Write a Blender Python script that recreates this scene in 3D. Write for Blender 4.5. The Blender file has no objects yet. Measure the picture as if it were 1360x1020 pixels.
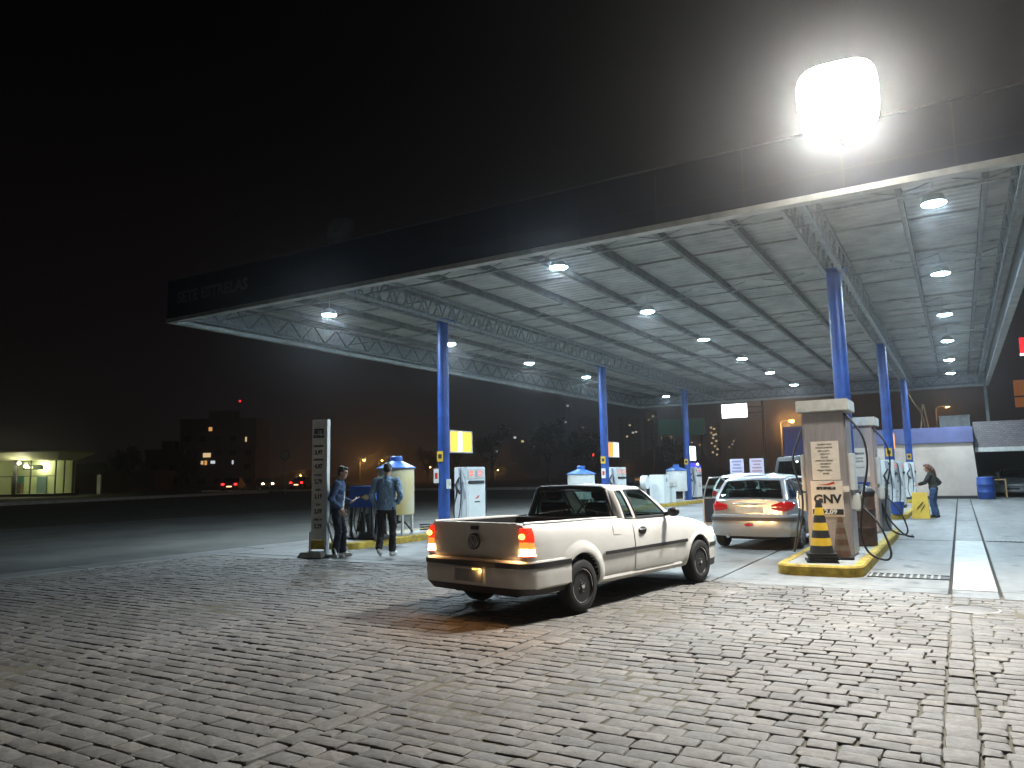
import bpy, bmesh, math, random
from mathutils import Vector, Matrix
random.seed(7)
PI = math.pi
scene = bpy.context.scene
COL = scene.collection

# ------------------------------------------------------------------ helpers
class MB:
    """collects shapes; build() links them as ONE mesh object"""
    def __init__(s): s.v = []; s.f = []; s.m = []
    def add(s, vs, fs, mi=0):
        o = len(s.v); s.v += [tuple(v) for v in vs]
        s.f += [tuple(i + o for i in f) for f in fs]; s.m += [mi] * len(fs)
        return s
    def box(s, c, d, rz=0, mi=0, taper=1.0, M=None):
        x, y, z = d[0] / 2, d[1] / 2, d[2] / 2
        vs = [(-x, -y, -z), (x, -y, -z), (x, y, -z), (-x, y, -z)]
        vs += [(a * taper, b * taper, z) for a, b, _ in vs]
        R = M if M is not None else Matrix.Rotation(rz, 3, 'Z')
        vs = [R @ Vector(v) + Vector(c) for v in vs]
        return s.add(vs, [(3, 2, 1, 0), (4, 5, 6, 7), (0, 1, 5, 4), (1, 2, 6, 5), (2, 3, 7, 6), (3, 0, 4, 7)], mi)
    def b2(s, a, b, mi=0):
        return s.box([(p + q) / 2 for p, q in zip(a, b)], [abs(q - p) for p, q in zip(a, b)], mi=mi)
    def cyl(s, a, b, r0, r1=None, n=12, mi=0, cap=True):
        a, b = Vector(a), Vector(b); r1 = r0 if r1 is None else r1
        d = (b - a).normalized(); u = d.orthogonal().normalized(); w = d.cross(u)
        vs = []
        for p, r in ((a, r0), (b, r1)):
            for i in range(n):
                t = 2 * PI * i / n; vs.append(p + (u * math.cos(t) + w * math.sin(t)) * r)
        fs = [(i, (i + 1) % n, n + (i + 1) % n, n + i) for i in range(n)]
        if cap: fs += [tuple(range(n - 1, -1, -1)), tuple(range(n, 2 * n))]
        return s.add(vs, fs, mi)
    def bar(s, a, b, w, h=None, mi=0):
        """square bar from a to b"""
        a, b = Vector(a), Vector(b); h = h or w
        d = (b - a).normalized(); up = Vector((0, 0, 1)) if abs(d.z) < .95 else Vector((0, 1, 0))
        u = d.cross(up).normalized() * w / 2; q = u.cross(d).normalized() * h / 2
        vs = [p + e for p in (a, b) for e in (-u - q, u - q, u + q, -u + q)]
        return s.add(vs, [(3, 2, 1, 0), (4, 5, 6, 7), (0, 1, 5, 4), (1, 2, 6, 5), (2, 3, 7, 6), (3, 0, 4, 7)], mi)
    def tube(s, pts, r, n=8, mi=0):
        pts = [Vector(p) for p in pts]; N = len(pts); u = None; vs = []
        rr = r if isinstance(r, (list, tuple)) else [r] * N
        for i, p in enumerate(pts):
            d = (pts[min(i + 1, N - 1)] - pts[max(i - 1, 0)]).normalized()
            u = d.orthogonal().normalized() if u is None else (u - d * u.dot(d)).normalized()
            w = d.cross(u)
            for k in range(n):
                t = 2 * PI * k / n; vs.append(p + (u * math.cos(t) + w * math.sin(t)) * rr[i])
        fs = [(i * n + k, i * n + (k + 1) % n, (i + 1) * n + (k + 1) % n, (i + 1) * n + k) for i in range(N - 1) for k in range(n)]
        fs += [tuple(range(n - 1, -1, -1)), tuple(range((N - 1) * n, N * n))]
        return s.add(vs, fs, mi)
    def lathe(s, prof, c=(0, 0, 0), axis='Z', n=24, mi=0):
        vs = []
        for r, h in prof:
            for i in range(n):
                t = 2 * PI * i / n; a, b = r * math.cos(t), r * math.sin(t)
                q = (a, b, h) if axis == 'Z' else ((a, h, -b) if axis == 'Y' else (h, a, b))
                vs.append((q[0] + c[0], q[1] + c[1], q[2] + c[2]))
        fs = [(j * n + i, j * n + (i + 1) % n, (j + 1) * n + (i + 1) % n, (j + 1) * n + i) for j in range(len(prof) - 1) for i in range(n)]
        if prof[0][0] > 1e-5: fs.append(tuple(range(n - 1, -1, -1)))
        if prof[-1][0] > 1e-5: fs.append(tuple(range((len(prof) - 1) * n, len(prof) * n)))
        return s.add(vs, fs, mi)
    def prism(s, poly, z0, z1, mi=0):
        n = len(poly); vs = [(x, y, z0) for x, y in poly] + [(x, y, z1) for x, y in poly]
        return s.add(vs, [tuple(range(n - 1, -1, -1)), tuple(range(n, 2 * n))] + [(i, (i + 1) % n, n + (i + 1) % n, n + i) for i in range(n)], mi)
    def ell(s, c, r, nu=14, nv=10, M=None, mi=0):
        vs = []; c = Vector(c)
        for j in range(nv + 1):
            ph = PI * j / nv - PI / 2
            for i in range(nu):
                t = 2 * PI * i / nu
                q = Vector((r[0] * math.cos(ph) * math.cos(t), r[1] * math.cos(ph) * math.sin(t), r[2] * math.sin(ph)))
                vs.append((M @ q if M is not None else q) + c)
        return s.add(vs, [(j * nu + i, j * nu + (i + 1) % nu, (j + 1) * nu + (i + 1) % nu, (j + 1) * nu + i) for j in range(nv) for i in range(nu)], mi)
    def cap(s, a, b, r0, r1=None, n=12, mi=0):
        """capsule: tapered limb with round ends"""
        r1 = r0 if r1 is None else r1; a, b = Vector(a), Vector(b)
        s.cyl(a, b, r0, r1, n, mi); s.ell(a, (r0,) * 3, n, 8, mi=mi); s.ell(b, (r1,) * 3, n, 8, mi=mi)
        return s
    def grid(s, rows, close=False, mi=0):
        n = len(rows[0]); vs = [p for r in rows for p in r]
        fs = [(j * n + i, j * n + (i + 1) % n, (j + 1) * n + (i + 1) % n, (j + 1) * n + i)
              for j in range(len(rows) - 1) for i in range(n if close else n - 1)]
        return s.add(vs, fs, mi)
    def mesh(s, name, smooth=None, merge=False, bevel=0, seg=2):
        me = bpy.data.meshes.new(name); me.from_pydata(s.v, [], s.f); me.polygons.foreach_set('material_index', s.m)
        bm = bmesh.new(); bm.from_mesh(me)
        if merge: bmesh.ops.remove_doubles(bm, verts=bm.verts, dist=1e-5)
        if bevel:
            es = [e for e in bm.edges if len(e.link_faces) == 2 and e.calc_face_angle(0) > .6]
            bmesh.ops.bevel(bm, geom=es, offset=bevel, segments=seg, affect='EDGES', clamp_overlap=True)
        bmesh.ops.recalc_face_normals(bm, faces=bm.faces)
        bm.to_mesh(me); bm.free()
        if smooth:
            me.polygons.foreach_set('use_smooth', [True] * len(me.polygons)); me.set_sharp_from_angle(angle=smooth)
        return me
    def build(s, name, mat, parent=None, smooth=None, merge=False, bevel=0, seg=2):
        me = s.mesh(name, smooth, merge, bevel, seg)
        return link(name, me, mat, parent)

def link(name, me, mat=None, parent=None):
    o = bpy.data.objects.new(name, me); COL.objects.link(o)
    if mat is not None and not me.materials:
        for m in (mat if isinstance(mat, (list, tuple)) else [mat]): me.materials.append(m)
    if parent is not None: o.parent = parent
    return o
def tag(o, label=None, cat=None, group=None, kind=None):
    for k, v in (('label', label), ('category', cat), ('group', group), ('kind', kind)):
        if v: o[k] = v
    return o
def empty(name, loc, rz=0, label=None, cat=None, group=None):
    o = bpy.data.objects.new(name, None); COL.objects.link(o); o.location = loc; o.rotation_euler = (0, 0, rz)
    o.empty_display_size = .1
    return tag(o, label, cat, group)
KIDS = {}
def copy_tree(o, parent=None, label=None):
    c = o.copy(); COL.objects.link(c)
    if parent is not None: c.parent = parent
    if label: c['label'] = label
    for ch in [x for x in bpy.data.objects if x.parent == o and x is not c]: copy_tree(ch, c)
    return c
def evaluated(me, mods):
    """mesh after modifiers, given as (type, settings)"""
    o = bpy.data.objects.new('tmp', me); COL.objects.link(o)
    for t, kw in mods:
        m = o.modifiers.new('m', t)
        for k, v in kw.items(): setattr(m, k, v)
    dg = bpy.context.evaluated_depsgraph_get(); dg.update()
    r = bpy.data.meshes.new_from_object(o.evaluated_get(dg), preserve_all_data_layers=True, depsgraph=dg)
    bpy.data.objects.remove(o)
    return r
def boolean(me, cutters):
    """me minus the cutter meshes; cut faces keep the cutter's material"""
    obs = []
    mods = []
    for c in cutters:
        co = bpy.data.objects.new('cut', c); COL.objects.link(co); obs.append(co)
        mods.append(('BOOLEAN', dict(operation='DIFFERENCE', object=co, solver='EXACT', material_mode='TRANSFER')))
    r = evaluated(me, mods)
    for o in obs: bpy.data.objects.remove(o)
    return r
_txt = {}
def text_mesh(string, size, depth=.004, bold=0.0, align='CENTER', sx=1.0):
    cu = bpy.data.curves.new('t', 'FONT'); cu.body = string; cu.size = size; cu.extrude = depth; cu.offset = bold
    cu.align_x = align; cu.align_y = 'CENTER'; cu.resolution_u = 2
    o = bpy.data.objects.new('t', cu); COL.objects.link(o)
    dg = bpy.context.evaluated_depsgraph_get(); dg.update()
    me = bpy.data.meshes.new_from_object(o.evaluated_get(dg), depsgraph=dg)
    bpy.data.objects.remove(o)
    if sx != 1: me.transform(Matrix.Diagonal((sx, 1, 1, 1)))
    return me
def lettering(name, lines, mat, parent, M):
    """lines: (string, size, x, y, bold, sx) laid on the plane M (x right, y up, z out) as ONE mesh"""
    bm = bmesh.new()
    for st, size, x, y, bold, sx in lines:
        me = text_mesh(st, size, .002, bold, sx=sx); me.transform(M @ Matrix.Translation((x, y, 0))); bm.from_mesh(me); bpy.data.meshes.remove(me)
    me = bpy.data.meshes.new(name); bm.to_mesh(me); bm.free(); me.materials.clear()
    return link(name, me, mat, parent)
def plane_M(o, xdir, normal):
    x = Vector(xdir).normalized(); n = Vector(normal).normalized(); y = n.cross(x)
    M = Matrix((x, y, n)).transposed().to_4x4(); M.translation = Vector(o); return M
def lerp(a, b, t): return a + (b - a) * t
def pw(tab, x):
    """smooth interpolation through (x, value) rows"""
    if x <= tab[0][0]: return tab[0][1]
    for (x0, y0), (x1, y1) in zip(tab, tab[1:]):
        if x <= x1:
            t = (x - x0) / (x1 - x0); return lerp(y0, y1, t * t * (3 - 2 * t)) if SM else lerp(y0, y1, t)
    return tab[-1][1]
SM = False

# ------------------------------------------------------------------ materials
def mat(name, col, rough=.6, metal=0., var=.0, scale=6., bump=0., bscale=40., col2=None, rvar=0., coat=0., spec=None, detail=6., obj=True, stretch=None):
    m = bpy.data.materials.new(name); m.use_nodes = True; nt = m.node_tree; N = nt.nodes; L = nt.links
    p = N['Principled BSDF']; p.inputs['Roughness'].default_value = rough; p.inputs['Metallic'].default_value = metal
    p.inputs['Base Color'].default_value = (*col, 1)
    if coat: p.inputs['Coat Weight'].default_value = coat; p.inputs['Coat Roughness'].default_value = .06
    if spec is not None: p.inputs['Specular IOR Level'].default_value = spec
    tc = N.new('ShaderNodeTexCoord'); vec = tc.outputs['Object']
    if stretch:
        mp = N.new('ShaderNodeMapping'); mp.inputs['Scale'].default_value = stretch; L.new(vec, mp.inputs[0]); vec = mp.outputs[0]
    if var or col2:
        n = N.new('ShaderNodeTexNoise'); n.inputs['Scale'].default_value = scale; n.inputs['Detail'].default_value = detail; n.inputs['Roughness'].default_value = .65
        L.new(vec, n.inputs['Vector'])
        r = N.new('ShaderNodeValToRGB'); L.new(n.outputs['Fac'], r.inputs[0])
        c2 = col2 or tuple(min(1, c * (1 + var)) for c in col); c1 = tuple(c * (1 - var) for c in col) if not col2 else col
        r.color_ramp.elements[0].position = .33; r.color_ramp.elements[0].color = (*c1, 1)
        r.color_ramp.elements[1].position = .68; r.color_ramp.elements[1].color = (*c2, 1)
        L.new(r.outputs[0], p.inputs['Base Color'])
        if rvar:
            mr = N.new('ShaderNodeMapRange'); mr.inputs[3].default_value = max(.02, rough - rvar); mr.inputs[4].default_value = min(1, rough + rvar)
            L.new(n.outputs['Fac'], mr.inputs[0]); L.new(mr.outputs[0], p.inputs['Roughness'])
    if bump:
        n2 = N.new('ShaderNodeTexNoise'); n2.inputs['Scale'].default_value = bscale; n2.inputs['Detail'].default_value = 5; L.new(vec, n2.inputs['Vector'])
        b = N.new('ShaderNodeBump'); b.inputs['Strength'].default_value = bump; b.inputs['Distance'].default_value = .02
        L.new(n2.outputs['Fac'], b.inputs['Height']); L.new(b.outputs[0], p.inputs['Normal'])
    return m
def emit(name, col, s):
    m = bpy.data.materials.new(name); m.use_nodes = True; nt = m.node_tree; p = nt.nodes['Principled BSDF']
    p.inputs['Base Color'].default_value = (*[min(.8, c) for c in col], 1); p.inputs['Roughness'].default_value = .3
    p.inputs['Emission Color'].default_value = (*col, 1); p.inputs['Emission Strength'].default_value = s
    return m
def glass(name, tint, refl=1.0, rough=.02):
    m = bpy.data.materials.new(name); m.use_nodes = True; nt = m.node_tree; N = nt.nodes; L = nt.links
    N.remove(N['Principled BSDF'])
    t = N.new('ShaderNodeBsdfTransparent'); t.inputs[0].default_value = (*tint, 1)
    g = N.new('ShaderNodeBsdfGlossy'); g.inputs['Roughness'].default_value = rough
    lw = N.new('ShaderNodeLayerWeight'); lw.inputs[0].default_value = .5
    pwn = N.new('ShaderNodeMath'); pwn.operation = 'POWER'; pwn.inputs[1].default_value = 4; L.new(lw.outputs['Facing'], pwn.inputs[0])
    f = N.new('ShaderNodeMath'); f.operation = 'MULTIPLY_ADD'; f.inputs[1].default_value = .9; f.inputs[2].default_value = .05; L.new(pwn.outputs[0], f.inputs[0])
    x = N.new('ShaderNodeMixShader'); L.new(f.outputs[0], x.inputs[0]); L.new(t.outputs[0], x.inputs[1]); L.new(g.outputs[0], x.inputs[2])
    L.new(x.outputs[0], N['Material Output'].inputs[0])
    return m

M = {}
M['blue'] = mat('blue_paint', (.020, .070, .29), .40, var=.3, scale=2.2, detail=9, rvar=.1, bump=.02, bscale=20)
M['navy'] = mat('navy_panel', (.006, .009, .03), .5, var=.3, scale=1.5)
M['steel'] = mat('galvanised_steel', (.30, .31, .30), .55, .2, var=.3, scale=9)
M['steel_dark'] = mat('weathered_steel', (.16, .165, .16), .6, .2, var=.35, scale=7)
M['lip'] = mat('pale_metal_lip', (.42, .43, .40), .5, var=.25, scale=2.5)
M['white'] = mat('white_enamel', (.66, .68, .66), .38, var=.08, scale=5)
M['offwhite'] = mat('aged_white', (.52, .52, .48), .5, var=.18, scale=7)
M['black'] = mat('black_rubber', (.012, .012, .012), .6, var=.4, scale=20)
M['dark'] = mat('dark_plastic', (.02, .02, .022), .45, var=.2)
M['grey'] = mat('grey_paint', (.22, .23, .24), .45, var=.12)
M['yellow'] = mat('yellow_paint', (.50, .33, .03), .6, var=.4, scale=9, bump=.05)
M['yellow2'] = mat('yellow_plate', (.62, .40, .03), .45, var=.1)
M['red'] = mat('red_paint', (.5, .03, .02), .45)
M['ink'] = mat('ink', (.02, .02, .022), .5)
M['rust'] = mat('brown_metal', (.09, .045, .025), .55, var=.45, scale=8)
M['chrome'] = mat('bright_metal', (.65, .65, .66), .18, 1.)
M['stainless'] = mat('brushed_steel', (.42, .38, .38), .36, .45, var=.12, scale=30, stretch=(1, 1, .06))
M['curb'] = mat('yellow_curb', (.36, .25, .03), .75, var=.55, scale=6, bump=.15, bscale=25)
M['islandtop'] = mat('island_concrete', (.26, .26, .24), .8, var=.3, scale=5, bump=.15)
M['glass'] = glass('car_glass', (.42, .50, .48))
M['darkglass'] = glass('smoked_glass', (.16, .18, .18))
# ------------------------------------------------------------------ ground
def smooth01(t): t = max(0, min(1, t)); return t * t * (3 - 2 * t)
def gz(x, y):
    d = (-29.5 - x) / 10
    if x < -15: d = max(d, (y - 44) / 4 * smooth01((-15 - x) / 4))
    return .5 * smooth01(d)
M['grass'] = mat('dark_grass_soil', (.022, .026, .014), .95, col2=(.045, .04, .025), scale=.8, bump=.6, bscale=9)
xs = [-900, -600, -400, -250, -180, -140, -120, -100, -85, -75] + [-66 + 2 * i for i in range(24)] + [-18, -16, -14, -10, -5, 0, 5, 12, 25, 50, 100, 250, 500, 900]
ys = [-300, -100, -50, -25, -10, 0, 5, 10, 15, 20, 25, 30, 35, 38] + [40 + i for i in range(12)] + [55, 60, 68, 76, 85, 95, 110, 140, 180, 250, 400, 600, 900, 1400]
g = MB(); g.grid([[(x, y, gz(x, y) - .03 - (0 if x < -26 else .06)) for x in xs] for y in ys])
tag(g.build('ground', M['grass'], smooth=1), kind='structure')

def asphalt_mat():
    m = mat('asphalt', (.040, .043, .040), .82, col2=(.11, .11, .10), scale=.5, bump=.35, bscale=60, detail=9)
    return m
M['asphalt'] = asphalt_mat()
r = MB(); r.grid([[(x, y, gz(x, y) - .022) for x in (-29.6, -26, -22, -18, -14.3)] for y in range(-40, 48, 4)])
tag(r.build('road', M['asphalt'], smooth=1), kind='structure')

# concrete forecourt: cast slabs with open joints, worn and stained
def concrete_mat():
    m = bpy.data.materials.new('worn_concrete'); m.use_nodes = True; nt = m.node_tree; N = nt.nodes; L = nt.links
    p = N['Principled BSDF']; tc = N.new('ShaderNodeTexCoord'); o = tc.outputs['Object']
    def noise(sc, det=6, rough=.6, st=None):
        n = N.new('ShaderNodeTexNoise'); n.inputs['Scale'].default_value = sc; n.inputs['Detail'].default_value = det; n.inputs['Roughness'].default_value = rough
        if st:
            mp = N.new('ShaderNodeMapping'); mp.inputs['Scale'].default_value = st; L.new(o, mp.inputs[0]); L.new(mp.outputs[0], n.inputs[0])
        else: L.new(o, n.inputs[0])
        return n
    a = noise(.55, 8, .7); b = noise(5, 7, .7); c = noise(.7, 4, .6, (1, .12, 1)); d = noise(2.2, 3, .5)
    r = N.new('ShaderNodeValToRGB'); L.new(a.outputs[0], r.inputs[0])
    r.color_ramp.elements[0].position = .3; r.color_ramp.elements[0].color = (.15, .152, .15, 1)
    r.color_ramp.elements[1].position = .7; r.color_ramp.elements[1].color = (.29, .295, .285, 1)
    def mul(src, fac_node, lo, hi, dark):
        rr = N.new('ShaderNodeValToRGB'); L.new(fac_node.outputs[0], rr.inputs[0])
        rr.color_ramp.elements[0].position = lo; rr.color_ramp.elements[0].color = (dark, dark, dark, 1)
        rr.color_ramp.elements[1].position = hi; rr.color_ramp.elements[1].color = (1, 1, 1, 1)
        x = N.new('ShaderNodeMix'); x.data_type = 'RGBA'; x.blend_type = 'MULTIPLY'; x.inputs[0].default_value = 1
        L.new(src, x.inputs[6]); L.new(rr.outputs[0], x.inputs[7]); return x.outputs[2]
    col = mul(r.outputs[0], b, .35, .6, .78); col = mul(col, c, .40, .58, .64); col = mul(col, d, .30, .39, .45)
    L.new(col, p.inputs['Base Color'])
    mr = N.new('ShaderNodeMapRange'); mr.inputs[3].default_value = .42; mr.inputs[4].default_value = .85; L.new(a.outputs[0], mr.inputs[0]); L.new(mr.outputs[0], p.inputs['Roughness'])
    bp = N.new('ShaderNodeBump'); bp.inputs['Strength'].default_value = .25; bp.inputs['Distance'].default_value = .01
    n = noise(45, 6); L.new(n.outputs[0], bp.inputs['Height']); L.new(bp.outputs[0], p.inputs['Normal'])
    return m
M['concrete'] = concrete_mat()
M['newconcrete'] = mat('pale_new_concrete', (.42, .43, .41), .7, var=.12, scale=3, bump=.1, bscale=50)
M['joint'] = mat('open_joint_dirt', (.03, .027, .022), .95, var=.4, scale=12)
b = MB(); b.add([(-13.6, 10.55, -.03), (14, 10.35, -.03), (14, 52, -.03), (-13.6, 52, -.03)], [(0, 1, 2, 3)])
tag(b.build('forecourt_bed', M['joint']), kind='structure')
fc = MB(); gap = .018
def slab(x0, y0, x1, y1):
    z0, z1 = -.03, .0
    fc.b2((x0 + gap, y0 + gap, z0), (x1 - gap, y1 - gap, z1 + random.uniform(-.004, .002)))
XJ = [-13.6, -11.0, -7.1, -3.1, -.22, .30, 3.4, 8.0, 14.0]
YJ = [11.02, 18.3, 25.4, 32.5, 39.5, 46, 52]
for i in range(len(XJ) - 1):
    x0, x1 = XJ[i], XJ[i + 1]
    for j in range(len(YJ) - 1):
        if i == 4 and j == 0: continue
        slab(x0, YJ[j], x1, YJ[j + 1])
    slab(x0, 10.60 if i < 4 else 10.42, x1, 11.02)
tag(fc.build('concrete_forecourt', M['concrete'], bevel=.008, seg=1), kind='structure')
nb = MB(); nb.b2((-.2, 11.04, -.03), (.28, 18.28, .004)); tag(nb.build('pale_concrete_strip', M['newconcrete'], bevel=.008, seg=1), kind='structure')
# gutter strip between yard, forecourt and road
gs = MB()
for k in range(14):
    y0 = -8 + k * 4; gs.b2((-14.35, y0 + .012, -.03), (-13.63, y0 + 3.988, -.002 + random.uniform(-.004, .004)))
tag(gs.build('concrete_gutter', M['concrete'], bevel=.01, seg=1), kind='structure')

# cobbled yard: every stone is shaped, in rows along the forecourt edge
def cobble_mat():
    m = bpy.data.materials.new('granite_setts'); m.use_nodes = True; nt = m.node_tree; N = nt.nodes; L = nt.links
    p = N['Principled BSDF']; tc = N.new('ShaderNodeTexCoord'); ge = N.new('ShaderNodeNewGeometry')
    r = N.new('ShaderNodeValToRGB'); L.new(ge.outputs['Random Per Island'], r.inputs[0])
    cr = r.color_ramp; cr.elements[0].position = 0; cr.elements[0].color = (.175, .173, .168, 1); cr.elements[1].position = 1; cr.elements[1].color = (.255, .25, .24, 1)
    for ps, c in ((.3, (.215, .21, .20)), (.55, (.235, .228, .215)), (.75, (.20, .20, .20)), (.9, (.265, .25, .23))):
        e = cr.elements.new(ps); e.color = (*c, 1)
    def noise(sc, det):
        n = N.new('ShaderNodeTexNoise'); n.inputs['Scale'].default_value = sc; n.inputs['Detail'].default_value = det; n.inputs['Roughness'].default_value = .7; L.new(tc.outputs['Object'], n.inputs[0]); return n
    def mul(src, n, lo, hi, dark):
        rr = N.new('ShaderNodeValToRGB'); L.new(n.outputs[0], rr.inputs[0]); rr.color_ramp.elements[0].position = lo; rr.color_ramp.elements[0].color = (*dark, 1)
        rr.color_ramp.elements[1].position = hi; rr.color_ramp.elements[1].color = (1, 1, 1, 1)
        x = N.new('ShaderNodeMix'); x.data_type = 'RGBA'; x.blend_type = 'MULTIPLY'; x.inputs[0].default_value = 1; L.new(src, x.inputs[6]); L.new(rr.outputs[0], x.inputs[7]); return x.outputs[2]
    c = mul(r.outputs[0], noise(22, 8), .3, .62, (.62, .6, .58)); c = mul(c, noise(1.3, 5), .33, .6, (.66, .64, .62)); c = mul(c, noise(.35, 4), .36, .6, (.7, .68, .66))
    L.new(c, p.inputs['Base Color'])
    n = noise(9, 6); mr = N.new('ShaderNodeMapRange'); mr.inputs[3].default_value = .55; mr.inputs[4].default_value = .9; L.new(n.outputs[0], mr.inputs[0]); L.new(mr.outputs[0], p.inputs['Roughness'])
    bp = N.new('ShaderNodeBump'); bp.inputs['Strength'].default_value = .55; bp.inputs['Distance'].default_value = .012
    n = noise(38, 8); L.new(n.outputs[0], bp.inputs['Height']); L.new(bp.outputs[0], p.inputs['Normal'])
    return m
M['cobble'] = cobble_mat()
M['grout'] = mat('sand_and_moss_joint', (.10, .085, .065), .95, col2=(.13, .12, .085), scale=2.5, bump=.4, bscale=60)
yb = MB(); yb.add([(-14.3, -8, -.014), (14, -8, -.014), (14, 10.7, -.014), (-14.3, 10.7, -.014)], [(0, 1, 2, 3)])
tag(yb.build('cobble_joint_bed', M['grout']), kind='structure')
rc = random.Random(11)
cb = MB()
def und(x, y): return .010 * math.sin(x * 1.3 + y * .4) + .008 * math.sin(y * 1.9 - x * .7) + .006 * math.sin(2.7 * x + 3.1 * y)
MH = [(.0, 9.62, .26)]                         # manhole left open
def stone(x0, y0, x1, y1):
    cx, cy = (x0 + x1) / 2, (y0 + y1) / 2
    for mx, my, mr in MH:
        if math.hypot(cx - mx, cy - my) < mr: return
    j = lambda: rc.uniform(-.011, .011)
    c4 = [(x0 + j(), y0 + j()), (x1 + j(), y0 + j()), (x1 + j(), y1 + j()), (x0 + j(), y1 + j())]
    h = und(cx, cy) * .6 + rc.uniform(-.004, .004); tx, ty = rc.uniform(-.02, .02), rc.uniform(-.035, .035)
    L = []
    for ins, dz in ((0, -.045), (.0, -.010), (.005, -.003), (.016, 0.0)):
        ring = []
        for k in range(4):
            a, b_ = c4[k], c4[(k + 1) % 4]
            for t in (.0, .12, .5, .88):
                px, py = lerp(a[0], b_[0], t), lerp(a[1], b_[1], t)
                if t == 0: px, py = lerp(px, cx, .045), lerp(py, cy, .045)      # chipped corners
                dx, dy = px - cx, py - cy
                sx = max(0, 1 - ins / max(.02, (x1 - x0) / 2)); sy = max(0, 1 - ins / max(.02, (y1 - y0) / 2))
                wob = rc.uniform(-.003, .003)
                ring.append((cx + dx * sx + wob, cy + dy * sy + wob, h + dz + .6 * (tx * dx + ty * dy)))
        L.append(ring)
    n = 16; vs = [p for q in L for p in q]; fs = [(q * n + i, q * n + (i + 1) % n, (q + 1) * n + (i + 1) % n, (q + 1) * n + i) for q in range(3) for i in range(n)]
    vs.append((cx, cy, h + .002)); fs += [(3 * n + i, 3 * n + (i + 1) % n, 4 * n) for i in range(n)]
    cb.add(vs, fs)
def field(x0, x1, y0, y1):
    y = y0
    while y < y1 - .05:
        d = rc.uniform(.125, .155); ye = min(y + d, y1)
        if y1 - ye < .07: ye = y1
        x = x0 + rc.uniform(-.1, .05); x = x0
        first = True
        while x < x1 - .02:
            w = rc.uniform(.17, .30) * (rc.uniform(.4, 1) if first else 1); first = False
            xe = min(x + w, x1)
            if x1 - xe < .09: xe = x1
            gp_ = rc.uniform(.002, .0065)
            stone(x + gp_, y + gp_ * .8, xe - gp_, ye - gp_ * .8); x = xe
        y = ye
def strip(x0, x1, y0, y1):
    y = y0
    while y < y1:
        ye = min(y + rc.uniform(.22, .34), y1); stone(x0 + .008, y + .006, x1 - .008, ye - .006); y = ye
EDGE = 10.58
for a, b_ in ((-13.62, -10.2), (-10.2, -6.9), (-6.75, -3.55), (-3.4, -.2), (-.02, 3.3), (3.45, 6)):
    field(a, b_, 1.0, EDGE if a < -.5 else 10.40)
for x0 in (-6.9, -3.55, 3.3): strip(x0, x0 + .15, 1.0, EDGE - .17)
strip(-.2, -.02, 1.0, 10.4)
tag(cb.build('cobblestone_yard', M['cobble'], smooth=.32), kind='structure')
M['islandtop2'] = mat('old_concrete_ring', (.30, .29, .27), .8, var=.2)
mh = empty('manhole_cover', (.0, 9.62, 0), 0, 'round concrete manhole cover set in the cobbles near the drain', 'manhole')
MB().lathe([(.26, -.04), (.26, -.006), (.235, -.002), (.235, -.04)], n=40).build('ring', M['islandtop2'], mh, smooth=.6)
MB().lathe([(.228, -.04), (.228, -.008), (.215, -.003), (0, -.002)], n=40).build('lid', M['cobble'], mh, smooth=.6)

# far kerbs and road beyond the verge
M['kerb'] = mat('pale_kerb', (.45, .42, .38), .8, var=.2, scale=2)
fr = MB(); fr.add([(-39.5, 6, .505), (-53.5, 47, .505), (-62, 45, .505), (-48, 2, .505)], [(0, 1, 2, 3)])
fr.add([(-70, 53.6, .506), (-10, 50.3, .506), (-10, 64, .506), (-70, 66, .506)], [(0, 1, 2, 3)])
tag(fr.build('far_road', M['asphalt']), kind='structure')
k = MB(); k.bar((-38.6, 6, .55), (-53, 47, .55), .22, .22); k.bar((-70, 53.2, .55), (-14, 50, .55), .22, .2)
tag(k.build('far_kerb', M['kerb']), kind='structure')

def grate(x0, x1, y, w, label):
    e = empty('drain_grate', (x0, y, 0), 0, label, 'drain grate', 'drain grates across the concrete')
    f = MB(); L_ = x1 - x0
    f.b2((0, -w / 2, .0), (L_, -w / 2 + .025, .012)); f.b2((0, w / 2 - .025, .0), (L_, w / 2, .012)); f.b2((0, -w / 2 + .025, .001), (L_, w / 2 - .025, .003), mi=1)
    f.build('frame', [M['steel_dark'], M['black']], e)
    n = int(L_ / .085); s = MB(); s.b2((.01, -.012, .0032), (L_ - .01, .012, .006))
    for i in range(n): s.b2((.02 + i * .085, -w / 2 + .025, .0035), (.052 + i * .085, w / 2 - .025, .010))
    s.build('bars', M['islandtop'], e)
grate(-1.25, -.24, 12.1, .42, 'black slotted drain grate in front of the gas dispensers')
grate(.34, 1.9, 18.3, .14, 'narrow drain grate right of the pale concrete strip')
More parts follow.
